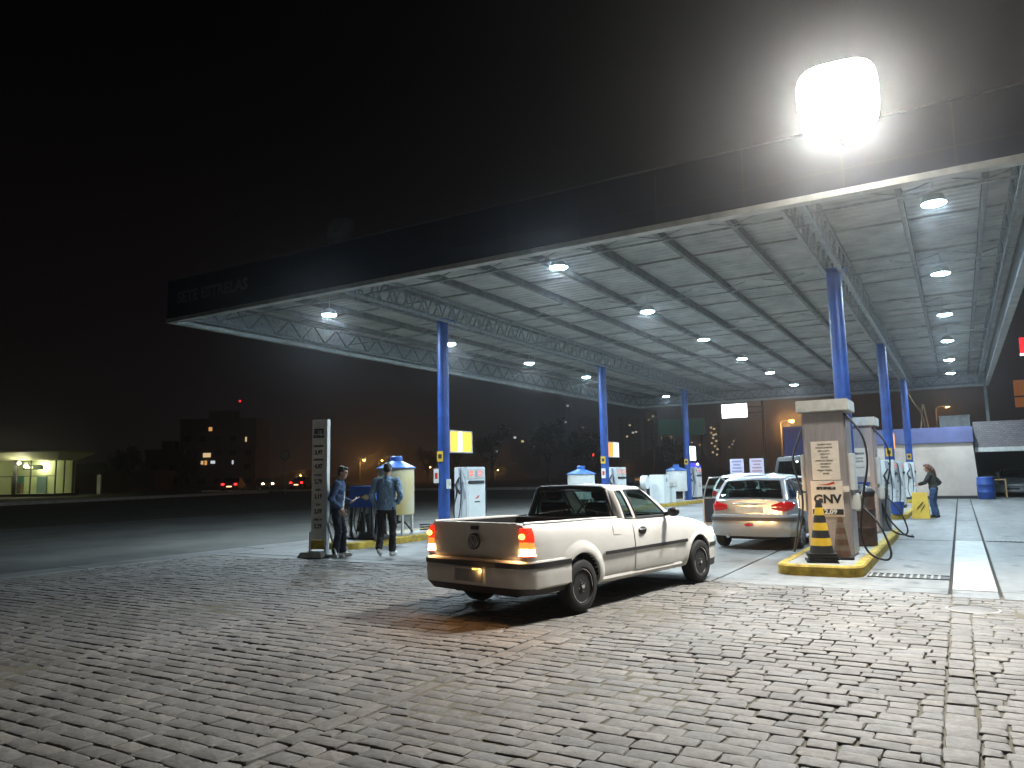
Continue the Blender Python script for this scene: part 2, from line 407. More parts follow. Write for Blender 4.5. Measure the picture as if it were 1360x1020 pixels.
# ------------------------------------------------------------------ canopy
X0, X1, Y0, Y1 = -17.7, 1.6, 12.2, 46.0
ZB, ZS, ZT = 5.69, 6.42, 6.78
POLES_A = [(-12.05, 16.75), (-12.05, 27.6), (-12.05, 38.1)]
POLES_B = [(-2.05, 17.45), (-2.05, 29.0), (-2.05, 40.9)]
cn = empty('filling_station_canopy', ((X0 + X1) / 2, 28, 0), 0, 'wide flat filling station canopy with dark blue fascia on blue columns', 'canopy')
CO = Vector(((X0 + X1) / 2, 28, 0))
def cpart(mb, name, m, **kw):
    mb.v = [(x - CO.x, y - CO.y, z) for x, y, z in mb.v]; return mb.build(name, m, cn, **kw)
def roof_mat():
    m = mat('roof_sheeting', (.22, .22, .20), .65, .0, col2=(.42, .415, .38), scale=1.3, detail=12); nt = m.node_tree; N = nt.nodes; L = nt.links
    p = N['Principled BSDF']; tc = N.new('ShaderNodeTexCoord'); w = N.new('ShaderNodeTexWave'); w.wave_type = 'BANDS'; w.bands_direction = 'Y'
    w.inputs['Scale'].default_value = 1.25; w.inputs['Distortion'].default_value = .0; L.new(tc.outputs['Object'], w.inputs[0])
    b = N.new('ShaderNodeBump'); b.inputs['Strength'].default_value = .5; b.inputs['Distance'].default_value = .03; L.new(w.outputs['Fac'], b.inputs['Height']); L.new(b.outputs[0], p.inputs['Normal'])
    return m
M['roof'] = roof_mat()
rb = MB(); rb.b2((X0 + .13, Y0 + .13, ZS), (X1 - .13, Y1 - .13, ZS + .09)); cpart(rb, 'roof_sheet', M['roof'])
# fascia panels on four sides, each with a pale inner sheet and a folded bottom lip
fo = MB(); fi = MB(); lip = MB()
fo.b2((X0, Y0, ZB + .11), (X1, Y0 + .05, ZT)); fo.b2((X0, Y1 - .05, ZB + .11), (X1, Y1, ZT))
fo.b2((X0, Y0 + .052, ZB + .11), (X0 + .05, Y1 - .052, ZT)); fo.b2((X1 - .05, Y0 + .052, ZB + .11), (X1, Y1 - .052, ZT))
cpart(fo, 'fascia', M['navy'])
fi.b2((X0 + .06, Y0 + .055, ZB + .1), (X1 - .06, Y0 + .075, ZT - .02)); fi.b2((X0 + .06, Y1 - .075, ZB + .1), (X1 - .06, Y1 - .055, ZT - .02))
fi.b2((X0 + .055, Y0 + .08, ZB + .1), (X0 + .075, Y1 - .08, ZT - .02)); fi.b2((X1 - .075, Y0 + .08, ZB + .1), (X1 - .055, Y1 - .08, ZT - .02))
cpart(fi, 'fascia_lining', M['steel'])
sm = MB()
for i in range(1, 13):
    x = X0 + i * 1.5; sm.b2((x - .012, Y0 - .004, ZB + .115), (x + .012, Y0 - .001, ZT - .003))
for i in range(1, 22):
    y = Y0 + i * 1.5; sm.b2((X0 - .004, y - .012, ZB + .115), (X0 - .001, y + .012, ZT - .003))
sm.b2((X0, Y0 - .006, ZB + .40), (X1, Y0 - .0045, ZB + .415)); sm.b2((X0 - .006, Y0 - .006, ZB + .40), (X0 - .0035, Y1, ZB + .415)); cpart(sm, 'panel_joints', M['ink'])
lw = .17
lip.b2((X0 - .02, Y0 - .02, ZB), (X1 + .02, Y0 + lw, ZB + .1)); lip.b2((X0 - .02, Y1 - lw, ZB), (X1 + .02, Y1 + .02, ZB + .1))
lip.b2((X0 - .02, Y0 + lw + .003, ZB), (X0 + lw, Y1 - lw - .003, ZB + .1)); lip.b2((X1 - lw, Y0 + lw + .003, ZB), (X1 + .02, Y1 - lw - .003, ZB + .1))
cpart(lip, 'fascia_trim', M['lip'])
M['trim0'] = mat('dull_flashing', (.06, .06, .07), .7); tc_ = MB(); tc_.b2((X0 - .015, Y0 - .015, ZT), (X1 + .015, Y0 + .1, ZT + .03)); tc_.b2((X0 - .015, Y0 + .103, ZT), (X0 + .1, Y1, ZT + .03)); tc_.b2((X1 - .1, Y0 + .103, ZT), (X1 + .015, Y1, ZT + .03))
cpart(tc_, 'cap_flashing', M['trim0'])
M['fletter'] = mat('grey_letters', (.15, .15, .16), .5)
lettering('fascia_lettering', [('SETE ESTRELAS', .40, 0, 0, .012, 1.02)], M['fletter'], cn, plane_M((-15.95 - CO.x, Y0 - .004 - CO.y, 6.29), (1, 0, 0), (0, -1, 0)))
# main lattice girders along the two column lines
def girder(x, name='main_truss'):
    t = MB(); zb, zt = ZB + .10, ZS - .05; w = .16
    for s in (-1, 1):
        t.bar((x + s * w, Y0 + .2, zb), (x + s * w, Y1 - .2, zb), .07, .07); t.bar((x + s * w, Y0 + .2, zt), (x + s * w, Y1 - .2, zt), .07, .08)
        n = 50; L_ = (Y1 - Y0 - .5) / n
        for i in range(n):
            y = Y0 + .25 + i * L_
            t.bar((x + s * w, y, zb), (x + s * w, y + L_ / 2, zt), .032, .032); t.bar((x + s * w, y + L_ / 2, zt), (x + s * w, y + L_, zb), .032, .032)
    for i in range(26): t.bar((x - w, Y0 + .3 + i * 1.28, zb), (x + w, Y0 + .3 + i * 1.28, zb), .04, .04)
    cpart(t, name, M['steel'])
girder(-12.05); girder(-2.05)
def edge_truss(a, b, name):
    t = MB(); a, b = Vector(a), Vector(b); n = int((b - a).length / 1.0); up = Vector((0, 0, ZS - ZB - .22))
    t.bar(a, b, .06, .06); t.bar(a + up, b + up, .06, .06)
    for i in range(n):
        p, q = a.lerp(b, i / n), a.lerp(b, (i + 1) / n); h = p.lerp(q, .5) + up
        t.bar(p, h, .035); t.bar(h, q, .035)
    cpart(t, name, M['steel_dark'])
edge_truss((X0 + .45, Y0 + .3, ZB + .15), (X0 + .45, Y1 - .3, ZB + .15), 'edge_truss')
edge_truss((X1 - .45, Y0 + .3, ZB + .15), (X1 - .45, Y1 - .3, ZB + .15), 'edge_truss')
edge_truss((X0 + .6, Y1 - .45, ZB + .15), (X1 - .6, Y1 - .45, ZB + .15), 'edge_truss')
# purlins (double channels) with sag rods and small lattice braces
pu = MB(); cr = MB(); rods = MB()
px_ = [-16.4, -14.9, -13.45, -10.6, -9.15, -7.75, -6.3, -4.9, -3.45, -.55, .75]
for x in px_:
    d = .15 if x not in (-6.3,) else .2
    pu.b2((x - .045, Y0 + .25, ZS - d), (x - .030, Y1 - .25, ZS - .004)); pu.b2((x + .030, Y0 + .25, ZS - d), (x + .045, Y1 - .25, ZS - .004))
    pu.b2((x - .045, Y0 + .25, ZS - d - .016), (x + .045, Y1 - .25, ZS - d - .001))
M['purlin'] = mat('dusty_purlin', (.15, .15, .14), .7, .1, var=.3, scale=4); cpart(pu, 'purlin', M['purlin'])
for i in range(13):
    y = Y0 + 1.7 + i * 2.6
    cr.b2((X0 + .3, y - .02, ZS - .04), (X1 - .3, y + .03, ZS - .004))
cpart(cr, 'sheeting_rail', M['roof'])
for i in range(7):
    y = 14.4 + i * 5.07
    for x in px_:
        for s in (-1, 1): rods.bar((x, y, ZS - .17), (x + s * .5, y, ZS - .04), .02)
    rods.bar((X0 + .3, y - .55, ZB + .34), (X1 - .3, y - .55, ZB + .34), .035)
cpart(rods, 'lamp_conduit', M['steel'])
for x, y in POLES_A + POLES_B:
    c = MB(); c.cyl((x, y, .0), (x, y, ZB + .12), .155, n=28); c.lathe([(.26, .14), (.26, .165), (.16, .17)], (x, y, 0), n=20)
    c.b2((x - .24, y - .24, ZB + .12), (x + .24, y + .24, ZB + .145)); c.lathe([(.165, 3.1), (.165, 3.16)], (x, y, 0), n=20)
    cpart(c, 'column', M['blue'], smooth=.6)

# ------------------------------------------------------------------ lamps
M['lens'] = emit('lamp_lens', (.46, .76, 1.0), 300)
LW = 200
def make_lamp():
    e = empty('canopy_lamp', (0, 0, 0), 0, 'x', 'lamp', 'lamps under the canopy')
    h = MB(); h.lathe([(.0, .13), (.10, .13), (.16, .09), (.20, -.01), (.205, -.03), (.185, -.03)], n=20); h.build('housing', M['lip'], e, smooth=.6)
    MB().cyl((0, 0, .12), (0, 0, .468), .011, n=6).build('stem', M['lip'], e)
    MB().lathe([(.186, -.029), (.15, -.046), (.09, -.06), (0, -.066)], n=20).build('lens', M['lens'], e, smooth=1)
    ld = bpy.data.lights.new('lamp_light', 'AREA'); ld.shape = 'DISK'; ld.size = .36; ld.energy = LW; ld.color = (.79, .92, 1.0)
    l = bpy.data.objects.new('lamp_light', ld); COL.objects.link(l); l.location = (0, 0, -.085); ld.spread = math.radians(168); l.parent = e
    return e
lamp0 = make_lamp()
ORD = ['nearest', 'second', 'third', 'fourth', 'fifth', 'farthest']
ROWL = {}
for r_, f_ in (('a', 2.0), ('b', 1.35), ('c', .95)):
    d_ = [c for c in lamp0.children if c.type == 'LIGHT'][0].data.copy(); d_.energy = LW * f_; ROWL[r_] = d_
k_ = 0
for row, x, ys_, nm in (('a', -13.5, (13.85, 19.15, 24.25, 29.25, 34.4, 39.5), 'left row over the road side'), ('b', -6.65, (13.25, 18.3, 23.3, 28.2, 33.0, 38.5), 'middle row between the column lines'), ('c', -.03, (13.35, 18.4, 23.5, 28.5, 33.6, 38.5), 'right row beyond the right columns')):
    for i, y in enumerate(ys_):
        if row == 'a' and i == 4: continue
        lb = '%s round white canopy lamp in the %s' % (ORD[i], nm)
        o = lamp0 if k_ == 0 else copy_tree(lamp0); o['label'] = lb
        for c_ in o.children:
            if c_.type == 'LIGHT': c_.data = ROWL[row]
        o.location = (x * 1.062, y * 1.062, ZS - .47); k_ += 1
# floodlight on the fascia, aimed over the yard
def flood(loc, aim, lit, label, name='floodlight', s=1.0):
    e = empty(name, loc, 0, label, 'floodlight')
    d = (Vector(aim) - Vector(loc)); rot = d.to_track_quat('-Z', 'Y').to_euler()
    w, h = .40 * s, .42 * s
    def sq(k, z, n=28): return [(w * k * math.copysign(abs(math.cos(t)) ** .55, math.cos(t)), h * k * math.copysign(abs(math.sin(t)) ** .55, math.sin(t)), z) for t in [2 * PI * i / n for i in range(n)]]
    hd = MB(); hd.grid([sq(.90, -.08), sq(.96, -.085), sq(.98, -.05), sq(.93, -.02), sq(.72, .10), sq(.5, .16), sq(.02, .17)], close=True)
    for i in range(7): hd.b2((-w * .55 + i * w * .18, -h * .45, .10), (-w * .53 + i * w * .18, h * .45, .2))
    o = hd.build('housing', M['grey'], e, smooth=.6); o.rotation_euler = rot
    ln = MB(); ln.grid([sq(.99, -.088), sq(.985, -.105), sq(.8, -.128), sq(.4, -.134), sq(.01, -.136)], close=True)
    o = ln.build('lens', M['flens'] if lit else M['grey'], e, smooth=.8); o.rotation_euler = rot
    br = MB(); br.tube([(-.1, .2, 0), (-.1, .25, -h * .6), (0, .27, -h * .8), (.1, .25, -h * .6), (.1, .2, 0)], .03); br.tube([(0, .27, -h * .7), (0, .5, -h * .85), (0, Y0 - loc[1] + .04, ZT - loc[2] + .03)], .035)
    br.build('bracket', M['steel_dark'], e, smooth=.7)
    if lit:
        ld = bpy.data.lights.new('flood_light', 'AREA'); ld.shape = 'RECTANGLE'; ld.size = w * 1.8; ld.size_y = h * 1.8; ld.energy = FW; ld.color = (1.0, .945, .86); ld.spread = math.radians(132)
        l = bpy.data.objects.new('flood_light', ld); COL.objects.link(l); l.parent = e; l.rotation_euler = (Vector((-.3, 6.4, 0)) - Vector(loc)).to_track_quat('-Z', 'Y').to_euler(); l.location = d.normalized() * .2 + Vector((0, 0, -.1))
    return e
M['flens'] = emit('floodlight_lens', (1, .96, .88), 60); FW = 780
flood((-1.13, 11.55, 6.93), (-.6, 4.6, 0), True, 'floodlight burning white on top of the canopy fascia, enlarged for its glare', s=1.38)  # oversized lens: the lamp's glare is built into its shape
flood((-11.9, 12.5, 7.2), (-13, 30, 3), False, 'unlit grey floodlight on the fascia above the left columns', s=.85)
# ------------------------------------------------------------------ vehicles
M['carwhite'] = mat('white_car_paint', (.76, .75, .72), .28, var=.05, scale=3, coat=.5)
def add_dirt(m):
    nt = m.node_tree; N = nt.nodes; L = nt.links; p = N['Principled BSDF']; old = p.inputs['Base Color'].links[0].from_socket
    tc = N.new('ShaderNodeTexCoord'); sx = N.new('ShaderNodeSeparateXYZ'); L.new(tc.outputs['Object'], sx.inputs[0]); n = N.new('ShaderNodeTexNoise'); n.inputs['Scale'].default_value = 5; n.inputs['Detail'].default_value = 8; L.new(tc.outputs['Object'], n.inputs[0])
    mr = N.new('ShaderNodeMapRange'); mr.inputs[1].default_value = .85; mr.inputs[2].default_value = .2; L.new(sx.outputs[2], mr.inputs[0])
    mu = N.new('ShaderNodeMath'); mu.operation = 'MULTIPLY'; L.new(mr.outputs[0], mu.inputs[0]); L.new(n.outputs[0], mu.inputs[1])
    x = N.new('ShaderNodeMix'); x.data_type = 'RGBA'; L.new(mu.outputs[0], x.inputs[0]); L.new(old, x.inputs[6]); x.inputs[7].default_value = (.40, .37, .32, 1); L.new(x.outputs[2], p.inputs['Base Color'])
    ro = N.new('ShaderNodeMapRange'); ro.inputs[3].default_value = .25; ro.inputs[4].default_value = .7; L.new(mu.outputs[0], ro.inputs[0]); L.new(ro.outputs[0], p.inputs['Roughness'])
add_dirt(M['carwhite'])
M['silver'] = mat('silver_car_paint', (.42, .44, .46), .30, .55, var=.04, scale=3, coat=.6)
M['vanpaint'] = mat('dark_van_paint', (.014, .015, .02), .5)
M['well'] = mat('wheel_well', (.008, .008, .008), .9)
M['trim'] = mat('dark_trim', (.022, .02, .02), .5, var=.3, scale=10)
M['tyre'] = mat('tyre_rubber', (.010, .0095, .009), .8, var=.3, scale=15, bump=.1)
M['steelwheel'] = mat('dark_steel_wheel', (.006, .006, .006), .42, .0)
M['alloy'] = mat('silver_wheel', (.5, .5, .52), .3, .8)
M['seat'] = mat('seat_cloth', (.035, .035, .038), .9, var=.3, scale=20)
M['redlens'] = mat('red_lens', (.45, .012, .012), .12, coat=.6)
M['clearlens'] = mat('clear_lens', (.6, .58, .55), .12, coat=.6)
M['redlit'] = emit('lit_red_lens', (1, .05, .02), 4.0)
M['redglow'] = emit('glowing_red_lens', (1, .03, .01), 1.1); M['amberlens'] = emit('amber_lens', (1, .33, .05), .9)
M['amberlit'] = emit('lit_amber_lens', (1, .45, .06), 6.5)
M['whitelit'] = emit('lit_reverse_lens', (1, .74, .38), 14)
M['headlit'] = emit('lit_headlamp', (1, .78, .45), 16)
M['bedliner'] = mat('bed_liner', (.05, .032, .025), .8, var=.3, scale=6)

PROF = [(0, .90), (.06, .945), (.16, .975), (.35, .995), (.55, 1.0), (.72, .992), (.86, .975), (.95, .945), (1.0, .905)]
class Shell:
    """car lower body: half width W(x), bottom zb(x), belt or bonnet line zt(x)"""
    def __init__(s, xs, W, zb, zt, crown=.02, prof=PROF): s.xs, s.W, s.zb, s.zt, s.crown, s.prof = xs, W, zb, zt, crown, prof
    def y(s, x, z):
        a, b = pw(s.zb, x), pw(s.zt, x); return pw(s.W, x) * pw(s.prof, (z - a) / (b - a))
    def mesh(s, name, m, cutters):
        rows = []
        for x in s.xs:
            W, a, b = pw(s.W, x), pw(s.zb, x), pw(s.zt, x)
            half = [(x, W * .5, a)] + [(x, W * pw(s.prof, t), lerp(a, b, t)) for t in [i / 16 for i in range(17)]]
            for u, q in ((.82, .25), (.66, .55), (.4, .85), (.15, .98)): half.append((x, W * u, b + s.crown * q))
            rows.append(half + [(x_, -y_, z_) for x_, y_, z_ in reversed(half)])
        g = MB(); g.grid(rows, close=True); n = len(rows[0])
        g.f.append(tuple(range(n))); g.f.append(tuple(range((len(rows) - 1) * n, len(rows) * n))); g.m += [0, 0]
        me = g.mesh(name, merge=True); me.materials.append(m); me.materials.append(M['well'])
        for c in cutters: c.materials.append(m) ; c.materials.append(M['well'])
        r = boolean(me, cutters)
        r.polygons.foreach_set('use_smooth', [True] * len(r.polygons)); r.set_sharp_from_angle(angle=.55)
        return r
    def patch(s, name, m, parent, side, poly, off=.006, nx=26, nz=14, thick=True):
        """panel lying on the body side; poly = (x at front/back as function of v): (x0b,x0t,x1b,x1t,zb,zt)"""
        xb0, xt0, xb1, xt1, z0, z1 = poly; g = MB(); rows = []
        for j in range(nz + 1):
            v = j / nz; rows.append([])
            for i in range(nx + 1):
                x = lerp(lerp(xb0, xt0, v), lerp(xb1, xt1, v), i / nx); z = lerp(z0, z1, v)
                e = 0 if (i in (0, nx) or j in (0, nz)) else off
                rows[-1].append((x, side * (s.y(x, z) + e), z))
        for j in range(1, nz):            # keep border ring flat, then step out quickly
            pass
        # inset second column/row just inside the border so the step is crisp
        def sq(t, n):
            if t == 0 or t == n: return t / n
            return .004 + (t - 1) / (n - 2) * .992
        rows = []
        for j in range(nz + 1):
            v = sq(j, nz); rows.append([])
            for i in range(nx + 1):
                u = sq(i, nx); x = lerp(lerp(xb0, xt0, v), lerp(xb1, xt1, v), u); z = lerp(z0, z1, v)
                e = -.002 if (i in (0, nx) or j in (0, nz)) else off
                rows[-1].append((x, side * (s.y(x, z) + e), z))
        g.grid(rows); return g.build(name, m, parent, smooth=.7)
def cylcut(x, z, r, y0, y1, n=40):
    c = MB(); c.cyl((x, y0, z), (x, y1, z), r, n=n, mi=1); return c.mesh('cut')
def boxcut(a, b, bev=0):
    c = MB(); c.b2(a, b, mi=1); return c.mesh('cut', bevel=bev)
def smoothline(ctrl, subs):
    """Catmull-Rom through rows of points, split per segment; returns points and segment index per span"""
    P = [Vector(p) for p in ctrl]; out = []; seg = []
    for i in range(len(P) - 1):
        p0 = P[i - 1] if i else P[0] * 2 - P[1]; p1, p2 = P[i], P[i + 1]; p3 = P[i + 2] if i + 2 < len(P) else P[-1] * 2 - P[-2]
        for k in range(subs[i]):
            t = k / subs[i]
            out.append(.5 * ((2 * p1) + (-p0 + p2) * t + (2 * p0 - 5 * p1 + 4 * p2 - p3) * t * t + (-p0 + 3 * p1 - 3 * p2 + p3) * t ** 3)); seg.append(i)
    out.append(P[-1]); return out, seg
def greenhouse(parent, belt, roof, kinds, subs, paint, glassm, crown=.05, bulge=.03, rail=.9, name='cab', frame='trim'):
    """belt and roof: control points from rear centre round the left side to the front centre; kinds: window name or None per segment"""
    b, seg = smoothline(belt, subs); r, _ = smoothline(roof, subs); n = len(b)
    cxm = sum(p.x for p in r) / n
    vs_ = [0, .05] + [.05 + (rail - .05) * i / 8 for i in range(1, 9)] + [(1 + rail) / 2, 1]
    def pt(i, v):
        p, q = b[i], r[i]; o = Vector((p.x - cxm, p.y * 1.0, 0)); o = o.normalized() if o.length else o
        w = p.lerp(q, v) + o * bulge * 4 * v * (1 - v)
        if v > rail: w -= o * .02 * ((v - rail) / (1 - rail)) ** 2
        return w
    shell = MB(); wins = {}
    for side in (1, -1):
        for i in range(n - 1):
            for j in range(len(vs_) - 1):
                q = [pt(i, vs_[j]), pt(i + 1, vs_[j]), pt(i + 1, vs_[j + 1]), pt(i, vs_[j + 1])]
                q = [(w.x, side * w.y, w.z) for w in q]
                kd = kinds[seg[i]]
                if kd and 1 <= j < len(vs_) - 3 + 0:
                    key = (kd, 0 if kd in ('rear_window', 'windscreen') else side, seg[i] if kd not in ('rear_window', 'windscreen') else 0)
                    wins.setdefault(key, MB()).add(q, [(0, 1, 2, 3)])
                else: shell.add(q, [(0, 1, 2, 3)])
    # roof cap
    ring = [pt(i, 1) for i in range(n)]; ring = [(p.x, p.y, p.z) for p in ring] + [(p.x, -p.y, p.z) for p in reversed(ring)]
    c = Vector((cxm, 0, 0)); rows = []
    for s in (1, .97, .9, .75, .5, .25, .001):
        rows.append([(c.x + (p[0] - c.x) * s, p[1] * s, p[2] + crown * (1 - s * s)) for p in ring])
    shell.grid(rows, close=True)
    o = shell.build(name, paint, parent, smooth=.8, merge=True)
    for (kd, sd, sg), w in wins.items():
        bm = w.build(kd, glassm, o, smooth=.9, merge=True)
        # rubber frame round the pane
        me = bm.data; cnt = {}
        for p in me.polygons:
            for ek in p.edge_keys: cnt[ek] = cnt.get(ek, 0) + 1
        ed = [e for e, k in cnt.items() if k == 1]; nb = {}
        for a, c_ in ed: nb.setdefault(a, []).append(c_); nb.setdefault(c_, []).append(a)
        st = next(iter(nb)); loop = [st]; prev = None; cur = st
        while True:
            nx = [q for q in nb[cur] if q != prev]
            if not nx: break
            prev, cur = cur, nx[0]
            if cur == st: break
            loop.append(cur)
        pts = [me.vertices[i].co.copy() for i in loop]; pts.append(pts[0])
        MB().tube(pts, .013, 5).build('window_seal', M[frame], bm, smooth=1)
    return o
def make_wheel(parent, x, y, side, r, w, kind):
    e = empty('wheel', (x, y, r)); e.parent = parent
    t = MB(); hw = w / 2
    t.lathe([(r * .66, -hw * .8), (r * .70, -hw), (r * .90, -hw * 1.02), (r * .975, -hw * .86), (r, -hw * .6), (r, hw * .6), (r * .975, hw * .86), (r * .90, hw * 1.02), (r * .70, hw), (r * .66, hw * .8)], axis='Y', n=40)
    t.build('tyre', M['tyre'], e, smooth=.8)
    q = MB(); s = side; m_ = M['steelwheel'] if kind == 'steel' else M['alloy']
    R_ = r * .67
    q.lathe([(R_, s * hw * .55), (R_ * 1.0, s * hw * .86), (R_ * .93, s * hw * .9), (R_ * .86, s * hw * .55), (R_ * .60, s * hw * .42), (R_ * .45, s * hw * .62), (R_ * .28, s * hw * .62), (R_ * .24, s * hw * .8), (0, s * hw * .84)], axis='Y', n=36)
    if kind == 'alloy':
        for k in range(7):
            a = 2 * PI * k / 7; q.bar((math.cos(a) * R_ * .2, s * hw * .80, math.sin(a) * R_ * .2), (math.cos(a) * R_ * .95, s * hw * .84, math.sin(a) * R_ * .95), .05, .02)
    else:
        for k in range(8):
            a = 2 * PI * (k + .5) / 8; q.cyl((math.cos(a) * R_ * .74, s * hw * .30, math.sin(a) * R_ * .74), (math.cos(a) * R_ * .74, s * hw * .545, math.sin(a) * R_ * .74), .036, n=12, mi=1)
        q.lathe([(R_ * .62, s * hw * .44), (R_ * .56, s * hw * .60), (R_ * .42, s * hw * .68), (R_ * .40, s * hw * .64)], axis='Y', n=36, mi=0)
        for k in range(4):
            a = 2 * PI * k / 4 + .4; q.ell((math.cos(a) * R_ * .34, s * hw * .68, math.sin(a) * R_ * .34), (.014, .016, .014), 8, 6, mi=2)
        q.lathe([(R_ * .17, s * hw * .7), (R_ * .16, s * hw * .98), (R_ * .1, s * hw * 1.02), (0, s * hw * 1.02)], axis='Y', n=20, mi=2)
        q.tube([(R_ * .95 * math.cos(t * PI / 18), s * hw * .9, R_ * .95 * math.sin(t * PI / 18)) for t in range(37)], .007, 5, mi=2)
    q.build('rim', [m_, M['well'], M['chrome']], e, smooth=.6)
    return e
def arch_flare(sh, parent, xc, zc, r0, r1, m, side, bump=.028, a0=-.05, a1=1.05, zmin=.26):
    g = MB(); rows = []
    for k in range(31):
        a = PI * lerp(a0, a1, k / 30); row = []
        for q, (t, b_) in enumerate(((0, -.03), (0, bump * .85), (.12, bump), (.45, bump * .8), (.8, bump * .25), (1, -.002))):
            rr = lerp(r0, r1, t); x = xc + rr * math.cos(a); z = max(zmin, zc + rr * math.sin(a)); row.append((x, side * (sh.y(x, z) + b_), z))
        rows.append(row)
    g.grid(rows); return g.build('wheel_arch', m, parent, smooth=.9)
def seats(parent, xs, z0, ys, h=.62):
    for x in xs:
        for y in ys:
            s = MB(); s.box((x, y, z0 + .1), (.5, .46, .16)); Mx = Matrix.Rotation(-.2, 3, 'Y')
            s.box((x - .27, y, z0 + .42), (.13, .45, h), M=Mx); s.box((x - .345, y, z0 + .42 + h / 2 + .1), (.09, .24, .17), M=Mx)
            s.build('seat', M['seat'], parent, bevel=.04, seg=3, smooth=.8)

# ---- white pickup in front
pk = empty('pickup_truck', (0, 0, 0), 0, 'white single cab pickup with lit tail lamps on the cobbles in front', 'pickup')
WB = 2.82; R_ = .285
PW = [(-.86, .735), (-.80, .765), (-.6, .785), (-.2, .80), (.6, .81), (1.6, .81), (2.4, .805), (2.9, .79), (3.2, .765), (3.4, .72), (3.52, .64), (3.58, .5)]
PZT = [(-.86, .985), (.6, .972), (1.2, .955), (2.05, .945), (2.3, .925), (2.8, .86), (3.2, .775), (3.45, .69), (3.58, .60)]
PZB = [(-.86, .36), (-.6, .33), (-.2, .27), (.3, .255), (2.2, .245), (2.9, .25), (3.3, .28), (3.58, .34)]
SM = False
sh = Shell([-.86, -.84, -.8, -.7, -.6, -.45, -.3, -.15, 0, .15, .3, .45, .6, .8, 1, 1.2, 1.4, 1.6, 1.8, 2, 2.15, 2.3, 2.45, 2.6, 2.75, 2.9, 3.0, 3.1, 3.2, 3.28, 3.35, 3.4, 3.46, 3.52, 3.56, 3.58], PW, PZB, PZT, .018)
ar = .35
cuts = [cylcut(x, R_ + .01, ar, s * .42, s * 1.2) for x in (0, WB) for s in (1, -1)]
cuts += [boxcut((-.76, -.66, .50), (.72, .66, 1.4), .03), boxcut((.86, -.66, .34), (2.10, .66, 1.3))]
me = sh.mesh('body', M['carwhite'], cuts); body = link('body', me, None, pk)
for x in (0, WB):
    for s in (1, -1): arch_flare(sh, pk, x, R_ + .01, ar, ar + (.135 if x == 0 else .06), M['carwhite'], s, .03 if x == 0 else .018)
for x in (0, WB):
    for s in (1, -1): make_wheel(pk, x, s * .725, s, R_, .18, 'steel')
belt = [(.90, 0, .945), (.90, .60, .945), (.97, .735, .945), (1.03, .745, .945), (1.16, .75, .945), (1.24, .752, .945), (2.02, .748, .935), (2.22, .66, .935), (2.38, 0, .94)]
roof = [(.93, 0, 1.335), (.93, .46, 1.33), (.975, .575, 1.32), (1.00, .585, 1.325), (1.09, .595, 1.33), (1.16, .60, 1.335), (1.52, .59, 1.335), (1.60, .50, 1.335), (1.66, 0, 1.345)]
belt[2:6] = [(.95, .735, .945), (1.02, .745, .945), (1.17, .75, .945), (1.26, .752, .945)]
cab = greenhouse(pk, belt, roof, ['rear_window', None, None, 'quarter_window', None, 'door_window', None, 'windscreen'], [8, 4, 3, 4, 3, 10, 4, 8], M['carwhite'], M['glass'], crown=.04, bulge=.02)
# rear window frame, broadened in dark trim to paint the shaded cab edge
rv = MB(); rv.tube([(.895, .66, .97), (.915, .525, 1.31), (.912, .46, 1.335), (.91, 0, 1.345), (.912, -.46, 1.335), (.915, -.525, 1.31), (.895, -.66, .97), (.89, 0, .965), (.895, .66, .97)], .030, 6); rv.build('rear_window_shade_frame', M['trim'], pk, smooth=1)
# bed rail caps
for s in (1, -1):
    MB().tube([(-.83, s * .665, 1.0), (-.4, s * .695, .995), (.3, s * .70, .988), (.88, s * .70, .975)], .016, 6).build('bed_rail', M['carwhite'], pk, smooth=1)
MB().b2((-.755, -.655, .502), (.715, .655, .512)).build('bed_floor', M['bedliner'], pk)
MB().b2((.62, -.655, .51), (.70, .655, .975)).build('bulkhead', M['bedliner'], pk)
# tailgate with emblem and latch
tgt = MB(); rows = []
for j in range(9):
    v = j / 8; z = lerp(.60, .975, v); rows.append([(-.872 + .018 * v - .006 * math.cos(PI * (y / .6)) * 0, y, z) for y in (-.60, -.596, -.3, 0, .3, .596, .60)])
tgt.grid(rows); tgt.b2((-.868, -.60, .985), (-.77, .60, 1.003)); tg = tgt.build('tailgate', M['carwhite'], pk, smooth=.6)
eb = MB(); eb.lathe([(.085, -.02), (.085, 0), (.07, .004)], (-.87, -.0, .80), axis='X', n=28); eb.lathe([(.062, -.028), (.058, -.022)], (-.87, 0, .80), axis='X', n=24)
eb.build('emblem_recess', M['trim'], tg, smooth=.6)
ring = MB(); ring.tube([(-.893, .062 * math.cos(2 * PI * i / 24), .80 + .062 * math.sin(2 * PI * i / 24)) for i in range(25)], .006, 6)
for a, b_ in (((-.035, .045), (0, -.03)), ((0, -.03), (.035, .045)), ((-.05, .005), (-.022, -.045)), ((.05, .005), (.022, -.045)), ((-.022, -.045), (0, -.005)), ((.022, -.045), (0, -.005))):
    ring.bar((-.895, a[0], .80 + a[1]), (-.895, b_[0], .80 + b_[1]), .009)
ring.build('round_emblem', M['chrome'], tg, smooth=.8)
MB().b2((-.876, -.055, .925), (-.86, .055, .965)).build('latch', M['trim'], tg)
